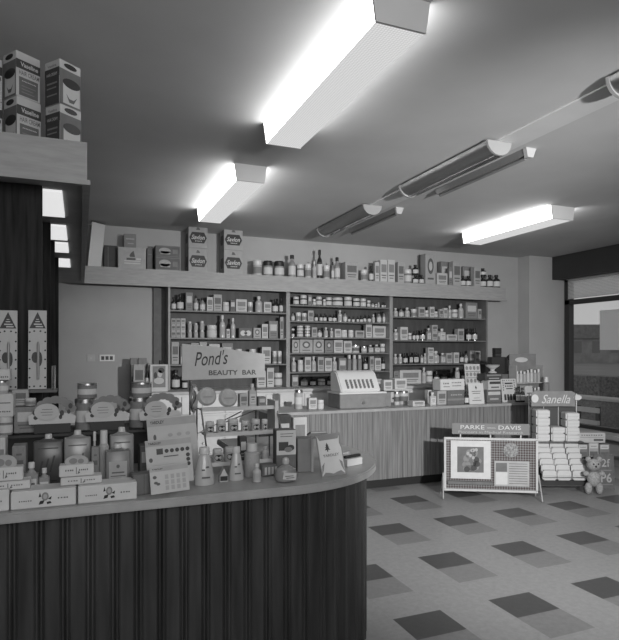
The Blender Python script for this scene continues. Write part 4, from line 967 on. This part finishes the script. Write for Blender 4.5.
# round vanity mirror beside the rack
x, d_ = xat(194, 2.76)
o = thing('vanity_mirror', 'round metal-rimmed vanity mirror turned aside, next to the tiered rack', 'mirror', (x, 2.76, NZ+.001), 1.15)
mz = zat(194, 398.5, 2.76)-NZ
build('rim', MB().lathe([(.062, -.006), (.068, -.004), (.068, .004), (.062, .006)], 24), silver_m, o, (0, 0, mz), (PI/2, 0, 0)); build('glass', MB().lathe([(.058, .0), (.058, .007)], 24), mat('mirror_glass', .5, .08, metal=1), o, (0, 0, mz), (PI/2, 0, 0))
build('stem', MB().tube([(0, 0, .01), (0, 0, mz-.066)], .006), silver_m, o); build('base', MB().lathe([(.05, 0), (.05, .006), (.01, .014)], 20), silver_m, o)

# beauty bar sign behind the rack
sx0, sx1 = xat(182, 2.93)[0], xat(265, 2.93)[0]
szb = zat(223, 379.5, 2.93); szt = zat(190, 344, 2.93)
o = thing('beauty_sign', 'white counter sign reading beauty bar behind the tiered rack', 'sign', ((sx0+sx1)/2, 2.93, NZ+.001))
w_ = sx1-sx0; zb, zt = szb-NZ, szt-NZ
build('board', MB().vprism([(-w_/2, zb-.002), (w_/2, zb+.006), (w_/2, zt-.052), (w_*.2, zt-.036), (-w_*.1, zt-.014), (-w_/2, zt)], 0, .012), paper_m, o, bevel=.002)
text(o, "Pond's", -w_*.16, zb+.112, w_*.40, .075, dark_m, 0, .35, .004, -.06)
text(o, 'BEAUTY  BAR', w_*.10, zb+.035, w_*.58, .026, ink_m, 0, 0, .02)
for xx in (-w_*.4, w_*.4): build('post', MB().tube([(xx, .02, 0), (xx, .02, zb+.05)], .005), chrome_m, o)
build('foot', MB().box(-w_*.45, w_*.45, .0, .05, 0, .006), silver_m, o)

# front row of toiletries
def cone_bottle(label, l, r, top, base, m, decal=True):
    cx = (l+r)/2; X, Y, d_ = at(cx, base-1.5, NZ); rr = (r-l)*d_/F/2; h = (base-top)*d_/F
    o = tag(build('talc_bottle', MB().lathe([(rr*.96, 0), (rr, .006), (rr*.92, h*.25), (rr*.6, h*.72), (rr*.46, h*.80), (rr*.42, h*.82)], 22, sy=.75), m, loc=(X, Y+rr*.75, NZ+.0006)), label, 'bottle', G)
    build('cap', MB().lathe([(rr*.50, h*.82), (rr*.52, h*.84), (rr*.50, h*.98), (rr*.44, h)], 18, sy=.85), cream_m if m is liquid_m else offw_m, o)
    mb = MB()
    for a0, a1, z0, z1, rf in ((-.45, -.1, .40, .44, .83), (.05, .4, .47, .51, .79), (-.4, .4, .2, .24, .97)): fband(mb, rr*rf+.0015, h*z0, h*z1, 5, -PI/2+a0, -PI/2+a1)
    for v in range(len(mb.v)): mb.v[v] = (mb.v[v][0], mb.v[v][1]*.8-.001, mb.v[v][2])
    build('printed_marks', mb, ink_m, o)
cone_bottle('broad cone-shaped milky bottle beside the front price card', 195.5, 216.5, 450, 487.5, liquid_m)
cone_bottle('slim cone-shaped milky bottle before the tiered rack', 230, 245.6, 449, 482.5, liquid_m)
near('tube.pale', 246, 262, 444.5, 'tall grey column pack beside the slim cone bottle', 2.40)
X, Y, d_ = at(224, 482, NZ); 
o = tag(build('triangle_pack', MB().vprism([(-.018, 0), (.018, 0), (.018, .022), (.0, .058), (-.018, .022)], 0, .03), offw_m, loc=(X, Y, NZ+.0006)), 'tiny gabled pack with dark base between the two cone bottles', 'pack', G)
print_on(o, 'dark_base', [rc(-.016, .016, .004, .024)], black_m, 0)
near('bottle.milk', 253.6, 262.4, 464.5, 'small white-capped bottle before the tall grey column pack', at(258, 483, NZ)[1])
o, w_, h = big_carton('sample_box', 'small open sample box with dark sides by small bottle', 262, 277, 465, 2.40, NZ, .06, mid_m, .15, G)
print_on(o, 'sample', [rc(-.34*w_+.24*k*w_, -.18*w_+.24*k*w_, .15*h, .8*h) for k in range(4)], offw_m, 0)
# perfume flacon with ball stopper
X, Y, d_ = at(288, 483, NZ)
o = tag(build('perfume_flacon', MB().lathe([(.028, 0), (.044, .006), (.050, .028), (.044, .052), (.022, .066), (.013, .072)], 24, sy=.7), glassp_m, loc=(X, Y+.03, NZ+.0006)), 'round fluted perfume flacon with ball stopper at counter edge', 'bottle', G)
build('stopper', MB().lathe([(.008, .070), (.014, .076), (.016, .088), (.013, .098), (.004, .103)], 16), liquid_m, o)
build('paper_label', MB().vprism([(-.026, .018), (.032, .010), (.036, .040), (-.022, .046)], -.0375, -.036), offw_m, o)
print_on(o, 'label_print', [rc(-.015, .022, .028, .031), rc(-.010, .026, .020, .023)], ink_m, -.0376)
# picture pack
o, w_, h = big_carton('picture_pack', 'upright pack with dark picture on white panel, behind perfume flacon', 276.5, 296, 430, 2.44, NZ, .07, mid_m, -.1, G)
print_on(o, 'white_panel', [rc(-.48*w_, .48*w_, .42*h, .99*h)], paper_m, 0); print_on(o, 'picture', [rc(-.38*w_, .10*w_, .52*h, .72*h), ell(.22*w_, .58*h, .18*w_, .07*h)], dark_m, -.0006)
print_on(o, 'picture_jar', [ell(.1*w_, .54*h, .2*w_, .06*h)], grey_m, -.0012); print_on(o, 'caption', [rc(-.3*w_, .35*w_, .90*h, .915*h), rc(-.3*w_, .3*w_, .84*h, .855*h)], ink_m, -.0006)
o, w_, h = big_carton('carton', 'grey carton with pale edge between picture pack and fir-emblem card', 298, 312.5, 439, 2.42, NZ, .09, grey_m, -.2, G)
build('pale_edge', MB().box(w_*.40, w_*.52, -.004, .0, 0, h), offw_m, o)
near('carton.dark', 279, 291, 415, 'tall dark carton at the end of the tiered rack', 2.78, NZ, .06)
near('carton.white', 293.5, 307, 417.5, 'tall white carton beside the tall dark carton, near counter', 2.86, NZ, .06)
# fir emblem card
X, Y, d_ = at(334, 476, NZ)
o = thing('emblem_card', 'white framed card with black fir emblem and capitals, counter corner', 'display card', (X, Y, NZ+.002), (-.20, -.10, -.08))
w_, h = .115, .185
build('card', MB().box(-w_/2, w_/2, -.002, .002, 0, h), grey_m, o)
print_on(o, 'white_panel', [[(-w_*.46, h*.97), (-w_*.46, h*.02), (-w_*.32, .10*h), (-w_*.15, .08*h), (0, .05*h), (w_*.15, .08*h), (w_*.32, .10*h), (w_*.46, .02*h), (w_*.46, .97*h), (w_*.38, .86*h), (-w_*.38, .86*h)][::1]], paper_m, -.002)
print_on(o, 'grey_leaf', [[(-w_*.46, h*.05), (-w_*.38, h*.16), (-w_*.30, h*.34), (-w_*.42, h*.26)], [(w_*.46, h*.05), (w_*.36, h*.2), (w_*.30, h*.36), (w_*.42, h*.30)], [(w_*.47, h*.6), (w_*.40, h*.75), (w_*.44, h*.95), (w_*.48, h*.97)]], grey_m, -.0026)
fir = [[(-.013, .0), (.013, .0), (0, .016)], [(-.010, .010), (.010, .010), (0, .024)], [(-.007, .019), (.007, .019), (0, .032)], rc(-.0025, .0025, -.008, 0)]
print_on(o, 'fir_emblem', [[(x-.012, z+h*.62) for x, z in q] for q in fir], black_m, -.0026)
text(o, 'YARDLEY', .0, h*.49, w_*.66, h*.062, ink_m, -.0026, 0, .01)
build('strut', MB().add([(-.012, .002, h*.75), (.012, .002, h*.75), (.012, .05, .0), (-.012, .05, .0)], [(0, 1, 2, 3)]), grey_m, o, smooth=False)
# comb tray
X, Y, d_ = at(354, 466, NZ)
o = thing('comb_tray', 'pale open box with dark comb tray at the rounded counter corner', 'tray', (X-.005, Y+.03, NZ+.001), .35)
build('box', MB().box(-.05, .055, -.03, .06, 0, .035), offw_m, o, bevel=.002); build('comb', MB().box(-.045, .062, -.012, .005, .036, .048), black_m, o, bevel=.001); build('lid_flap', MB().box(-.05, .055, .055, .060, .035, .055), grey_m, o)
tag(build('nail_file', MB().box(-.028, .028, -.004, .004, 0, .003), paper_m, loc=(X-.03, Y+.055, NZ+.0525), rot=(0, .0, .2), bevel=.001), 'thin white stick lying across the dark comb tray', 'nail file')
X, Y, d_ = at(317, 438, NZ)
o = tag(build('hair_brush', MB().vprism([(-.06, 0.012), (.06, .012), (.075, .022), (.06, .032), (-.05, .034), (-.075, .024)], 0, .035), dark_m, loc=(X, Y-.02, NZ+.0006), bevel=.002), 'dark brush lying behind the fir-emblem card', 'brush', None)
build('pale_back', MB().box(-.05, .055, .002, .033, .034, .040), grey_m, o); build('bristle_block', MB().box(-.05, .05, .005, .03, 0, .012), black_m, o)

# worktop goods by the white wall
G = 'goods on the white worktop'
x, w_, h = fit(150, 168, 364.5, 6.60, BZ)
o = tag(build('picture_tin', MB().box(-w_/2, w_/2, 0, .10, 0, h), paper_m, loc=(x, 6.60, BZ+.0006), bevel=.004), 'white tin with a dark portrait of a lady and black cap', 'tin', G)
build('cap', MB().lathe([(.018, h), (.018, h+.045)], 14), black_m, o, (w_*.12, .05, 0))
print_on(o, 'portrait_ground', [rc(-w_*.36, w_*.36, h*.16, h*.94)], grey_m, 0); print_on(o, 'portrait_figure', [ell(.05*w_, .66*h, .13*w_, .13*h), ell(0, .4*h, .28*w_, .12*h)], offw_m, -.0006); print_on(o, 'portrait_hair', [ell(.12*w_, .78*h, .18*w_, .1*h), ell(-.2*w_, .6*h, .1*w_, .12*h)], dark_m, -.0006)
far_ = lambda kind, l, r, top, label, Y, d=None: place(kind, l, r, top, Y, BZ, label, G, d)
far_('carton.pale', 133.5, 144.6, 364.5, 'pale speckled carton on the white worktop beside the portrait tin', 6.60, .09)
far_('carton.grey', 130.5, 137.6, 358, 'first grey carton behind the pale speckled carton on worktop', 6.84, .08)
far_('carton.grey', 138.4, 147, 358, 'second grey carton behind the pale speckled carton on worktop', 6.84, .08)
far_('bottle.dark', 145.4, 149.6, 364, 'dark bottle squeezed between pale carton and portrait tin', 6.66)

# ------------------------------------------------------------------ floor displays
# framed board on feet
XA, YA, _ = at(441, 497, 0); XB, YB2, _ = at(541, 500, 0)
ang = math.atan2(YB2-YA, XB-XA); Wd = math.hypot(XB-XA, YB2-YA)
o = thing('display_board', 'framed perforated display board with a lettered header standing on floor', 'display board', ((XA+XB)/2, (YA+YB2)/2, 0), ang)
z0, z1 = .085, .607; hw = Wd/2-.042
build('panel', MB().box(-hw, hw, 0, .012, z0, z1), lattice_m, o)
build('frame', MB().box(-hw-.012, hw+.012, -.012, .018, z0-.014, z0+.008).box(-hw-.012, hw+.012, -.012, .018, z1-.008, z1+.014).box(-hw-.012, -hw+.010, -.012, .018, z0, z1).box(hw-.010, hw+.012, -.012, .018, z0, z1), offw_m, o)
for sx in (-1, 1):
    build('foot', MB().tube([(sx*(hw+.03), -.10, .006), (sx*(hw+.02), .0, .25)], .007).tube([(sx*(hw+.03), .16, .006), (sx*(hw+.02), .0, .25)], .007), pale_m, o)
hd = build('header', MB().box(-.385, .385, -.004, .008, .655, .768), mat('header_board', .15, .6, .05, 5), o)
text(hd, 'PARKE — DAVIS', .0, .728, .60, .042, paper_m, -.004); text(hd, 'Pioneers in Medical Research', 0, .679, .64, .026, pale_m, -.004)
for xx in (-.30, 0, .30): build('header_post', MB().box(xx-.006, xx+.006, 0, .008, z1, .656), offw_m, o)
pc = build('mounted_picture', MB().box(-hw+.055, -.0, -.014, -.001, .20, .59), paper_m, o)
px0, px1 = -hw+.12, -.07
print_on(pc, 'picture', [rc(px0, px1, .265, .528)], mid_m, -.014)
random.seed(3)
bl = [ell(random.uniform(px0+.05, px1-.05), random.uniform(.30, .49), random.uniform(.02, .045), random.uniform(.02, .05), 10) for _ in range(11)]
print_on(pc, 'picture_figures', bl, grey_m, -.0146); print_on(pc, 'picture_heads', [ell(random.uniform(px0+.05, px1-.05), random.uniform(.40, .50), .015, .018, 10) for _ in range(6)], pale_m, -.0152)
print_on(pc, 'picture_shade', [ell(random.uniform(px0+.05, px1-.05), random.uniform(.29, .40), .03, .03, 10) for _ in range(5)], dark_m, -.0149)
md = build('medallion', MB().lathe([(.075, -.001), (.075, .010), (.06, .013)], 28), mat('speckled_medallion', .2, .7, .6, 60), o, (.20, 0, .50), (PI/2, 0, 0))
bk = build('booklet', MB().box(.035, hw-.075, -.016, -.001, .135, .39), pale_m, o)
print_on(bk, 'dark_quarter', [rc(.05, .16, .28, .37)], mid_m, -.016); print_on(bk, 'white_quarter', [rc(.05, .165, .15, .275)], paper_m, -.016); print_on(bk, 'printed_lines', [rc(.18, hw-.095, .16+.025*k, .166+.025*k) for k in range(9)], mid_m, -.016)
build('lower_ledge', MB().box(-hw+.02, .02, -.04, 0, .145, .175), mid_m, o)

# packet rack with script header
SXc, SYc, sd = at(557, 489, 0); srot = -.40; k_ = sd/F
o = thing('packet_rack', 'white wire packet rack with script header beside display board', 'display rack', (SXc, SYc, 0), srot)
zz = lambda py: CH+(CY-py)*k_
xx_ = lambda px: (px-557)*k_*1.02
hdr = build('header', MB().vprism([(xx_(532), zz(406.5)), (xx_(575), zz(406.5)), (xx_(575), zz(393)), (xx_(571), zz(391)), (xx_(536), zz(391)), (xx_(532), zz(393))], 0, .012), grey_m, o, bevel=.002)
text(hdr, 'Sanella', xx_(556), zz(399), .31, .095, paper_m, 0, .4, .0)
print_on(hdr, 'white_disc', [ell(xx_(535.6), zz(398.5), .038, .045)], paper_m, 0)
build('header_wing', MB().vprism(ell(xx_(577), zz(397.5), .045, .03), 0, .012), paper_m, o)
fw = MB()
for px_ in (533, 547.5, 562, 580): fw.tube([(xx_(px_), .10, .01), (xx_(px_), .10, zz(394))], .006)
for px_ in (536, 579): fw.tube([(xx_(px_), -.13, .006), (xx_(px_), .0, .10), (xx_(px_), .10, .14)], .007)
fw.tube([(xx_(533), .10, zz(441)), (xx_(580), .10, zz(441))], .006).tube([(xx_(533), -.08, zz(441)), (xx_(580), -.08, zz(441))], .006).tube([(xx_(536), -.172, zz(474)), (xx_(581), -.172, zz(474))], .006)
build('wire_frame', fw, silver_m, o)
build('upper_shelf', MB().box(xx_(533), xx_(580), -.08, .10, zz(441)-.004, zz(441)+.004), mid_m, o)
build('lower_bin', MB().add([(xx_(536), -.15, zz(482)), (xx_(582), -.15, zz(482)), (xx_(582), .09, zz(462)), (xx_(536), .09, zz(462)), (xx_(536), -.15, zz(482)-.008), (xx_(582), -.15, zz(482)-.008), (xx_(582), .09, zz(462)-.008), (xx_(536), .09, zz(462)-.008)],
      [(0, 1, 2, 3), (7, 6, 5, 4), (0, 4, 5, 1), (1, 5, 6, 2), (2, 6, 7, 3), (3, 7, 4, 0)]), dark_m, o)
build('back_grille', MB().box(xx_(534), xx_(579), .098, .103, zz(438), zz(407)), mat('rack_back', .05, .6), o)
M_rack = Matrix.Translation((SXc, SYc, 0)) @ Matrix.Rotation(srot, 4, 'Z')
pk = MB().box(-.5, .5, -.5, .5, 0, 1)
PK = build('towel_packet', pk, paper_m, bevel=.10, seg=3); PK['proto'] = 1
print_on(PK, 'packet_seam', [rc(-.42, .42, .46, .50)], pale_m, -.505)
def packet(px, w_, y, z, hh, dd, label, group, rx=0):
    p = M_rack @ Vector((xx_(px), y, z)); return dup(PK, p, (rx, 0, srot), (w_, dd, hh), label, group, 'packet')
for px_, tops, who in ((541.5, (433.0, 425.0, 417.0, 409.3), 'display board side'), (556, (432.5, 426.5), 'middle'), (570, (434, 426.5, 419.3, 412.2), 'window side')):
    zb = zz(441)+.005
    n_ = len(tops)
    for j, tp in enumerate(tops):
        hh = (zz(441)+.005-.0)*0+(zz(tp)-zb)-.001
        packet(px_, .148, .01, zb, hh, .16, f'white towel packet, {ORD[j]} from bottom, {who} stack on packet rack shelf', 'packets on the rack shelf'); zb += hh+.001
for c, px_ in enumerate((544.5, 558.5, 573)):
    for j in range(6):
        f = j/5
        packet(px_+f*-.0, .148, -.135+f*.20, zz(480)+.03+f*(zz(455)-zz(480)), .105, .038, f'white towel packet, {ORD[j]} from front, {["display board side", "middle", "window side"][c]} column in rack bin', 'packets in the rack bin')

# teddy counter card and boxes by the window
X, Y, d_ = at(607.5, 491, 0); kk = d_/F
o = thing('price_placard', 'dark placard with pale figures standing on floor behind the bear cutout', 'placard', (X+.03, Y+.06, 0.001), (-.08, 0, -.45))
w_, h = .215, 35*kk
build('board', MB().box(-w_/2, w_/2, 0, .01, 0, h), mat('placard_board', .11, .7, .15, 20), o)
text(o, '2f', .02, h*.76, .09, .085, pale_m, 0, 0, .01); text(o, 'P6', .02, h*.33, .115, .10, pale_m, 0, 0, .02); print_on(o, 'caption', [rc(-.05, .08, h*.53, h*.56), rc(-.05, .09, h*.13, h*.15)], grey_m, 0)
build('strut', MB().add([(-.02, .01, h*.7), (.02, .01, h*.7), (.02, .13, .0), (-.02, .13, .0)], [(0, 1, 2, 3)]), mid_m, o, smooth=False)
X, Y, d_ = at(589, 493, 0); kk = d_/F
o = thing('bear_cutout', 'fluffy grey teddy bear cutout standing before the dark placard', 'toy bear', (X, Y-.06, 0.001), -.42)
H_ = 38*kk
bm_ = MB()
def blob(mb, cx, cz, rx, rz, ry=.035, cy=0):
    pr = [(math.sin(PI*k/8), -math.cos(PI*k/8)) for k in range(9)]
    st = len(mb.v); mb.lathe([(max(r_, .02), z) for r_, z in pr], 16)
    for i in range(st, len(mb.v)):
        x, y, z = mb.v[i]; mb.v[i] = (cx+x*rx, cy+y*ry, cz+z*rz)
blob(bm_, 0, H_*.42, H_*.17, H_*.22, .05); blob(bm_, 0, H_*.77, H_*.18, H_*.16, .055)
for s in (-1, 1):
    blob(bm_, s*H_*.14, H_*.91, H_*.075, H_*.075, .025); blob(bm_, s*H_*.20, H_*.54, H_*.085, H_*.07, .03); blob(bm_, s*H_*.14, H_*.155, H_*.095, H_*.155, .04)
build('body', bm_, bear_m, o)
bt = MB()
for x_, z_, r_ in ((-.06, .81, .02), (.06, .81, .02), (0, .745, .026)): blob(bt, x_*H_, z_*H_, r_*H_, r_*H_, .008, -.055)
build('eyes_and_nose', bt, black_m, o)
build('bow', MB().vprism([(-.05, H_*.60), (0, H_*.615), (.05, H_*.60), (.05, H_*.66), (0, H_*.635), (-.05, H_*.66)], -.055, -.045), mid_m, o)
X, Y, d_ = at(594, 484, 0); X += .12; Y += .17
o = thing('low_stand', 'low dark stand by the window carrying small boxes', 'stand', (X, Y, 0), -.38)
build('top', MB().box(-.20, .20, -.13, .13, .27, .285), dark_m, o)
for sx in (-1, 1):
    for sy in (-1, 1): build('leg', MB().box(sx*.18-.012, sx*.18+.012, sy*.11-.012, sy*.11+.012, .001, .27), dark_m, o)
M_s = Matrix.Translation((X, Y, 0)) @ Matrix.Rotation(-.38, 4, 'Z')
for k, (cx, ww, hh, m) in enumerate(((-.125, .115, .15, grey_m), (0, .115, .165, pale_m), (.125, .115, .15, grey_m))):
    o = tag(build('small_carton', MB().box(-ww/2, ww/2, -.06, .06, 0, hh), m, loc=M_s @ Vector((cx, -.04, .2856)), rot=(0, 0, -.38), bevel=.003), f'small carton on the low stand, {ORD[k]} from the packet rack', 'carton', 'small cartons on the low stand')
    print_on(o, 'white_panel', [rc(-ww*.42, ww*.42, hh*.62, hh*.95)], paper_m, -.06); print_on(o, 'caption', [rc(-ww*.3, ww*.3, hh*.75, hh*.79)], ink_m, -.0606); print_on(o, 'dark_panel', [rc(-ww*.4, ww*.4, hh*.1, hh*.4)], mid_m, -.06)
o = tag(build('long_carton', MB().box(-.155, .155, -.07, .06, 0, .115), offw_m, loc=M_s @ Vector((-.02, -.03, .452)), rot=(0, 0, -.38), bevel=.003), 'long pale lettered carton lying across the small cartons by the window', 'carton')
blocks(o, 9, -.0, .088, .25, .024, ink_m, -.07); print_on(o, 'caption', [rc(.02, .13, .02, .045), rc(-.14, .14, .062, .066)], ink_m, -.07)

# the prototypes were only moulds
for o in [q for q in scene.objects if q.get('proto') and not q.get('label')]:
    for ch in list(o.children): bpy.data.objects.remove(ch)
    bpy.data.objects.remove(o)
for o in scene.objects:
    if 'proto' in o: del o['proto']

# ------------------------------------------------------------------ light
wd = bpy.data.worlds.new('overcast'); scene.world = wd; wd.use_nodes = True
nt = wd.node_tree; bg = nt.nodes['Background']
tc = nt.nodes.new('ShaderNodeTexCoord'); sp = nt.nodes.new('ShaderNodeSeparateXYZ'); rp = nt.nodes.new('ShaderNodeValToRGB')
rp.color_ramp.elements[0].color = (.42, .42, .42, 1); rp.color_ramp.elements[1].color = (.30, .30, .30, 1); rp.color_ramp.elements[0].position = .0; rp.color_ramp.elements[1].position = .7
nt.links.new(tc.outputs['Generated'], sp.inputs[0]); nt.links.new(sp.outputs['Z'], rp.inputs['Fac']); nt.links.new(rp.outputs['Color'], bg.inputs['Color'])
bg.inputs['Strength'].default_value = .85
def lamp(name, kind, loc, target, power, **k):
    l = bpy.data.lights.new(name, kind); l.energy = power
    for a, v in k.items(): setattr(l, a, v)
    o = bpy.data.objects.new(name, l); COL.objects.link(o); o.location = loc
    o.rotation_euler = (Vector(target)-Vector(loc)).to_track_quat('-Z', 'Y').to_euler()
    return o
# the photographer's flood lamp, to the right of the camera
lamp('flood_lamp', 'SPOT', (2.3, -.5, 1.9), (3.4, 6.0, 1.05), 1000, spot_size=1.26, spot_blend=1.0, shadow_soft_size=.06)

f_ = lamp('fill_lamp', 'AREA', (.4, -1.5, 2.2), (1.6, 5.0, 1.9), 56, shape='RECTANGLE', size=2.2, size_y=1.4)  # added soft fill from behind the camera, not a lamp of the shop
scene.view_settings.view_transform = 'Standard'
scene.view_settings.look = 'None'
scene.view_settings.exposure = .5
scene.cycles.use_denoising = True
scene.cycles.max_bounces = 8
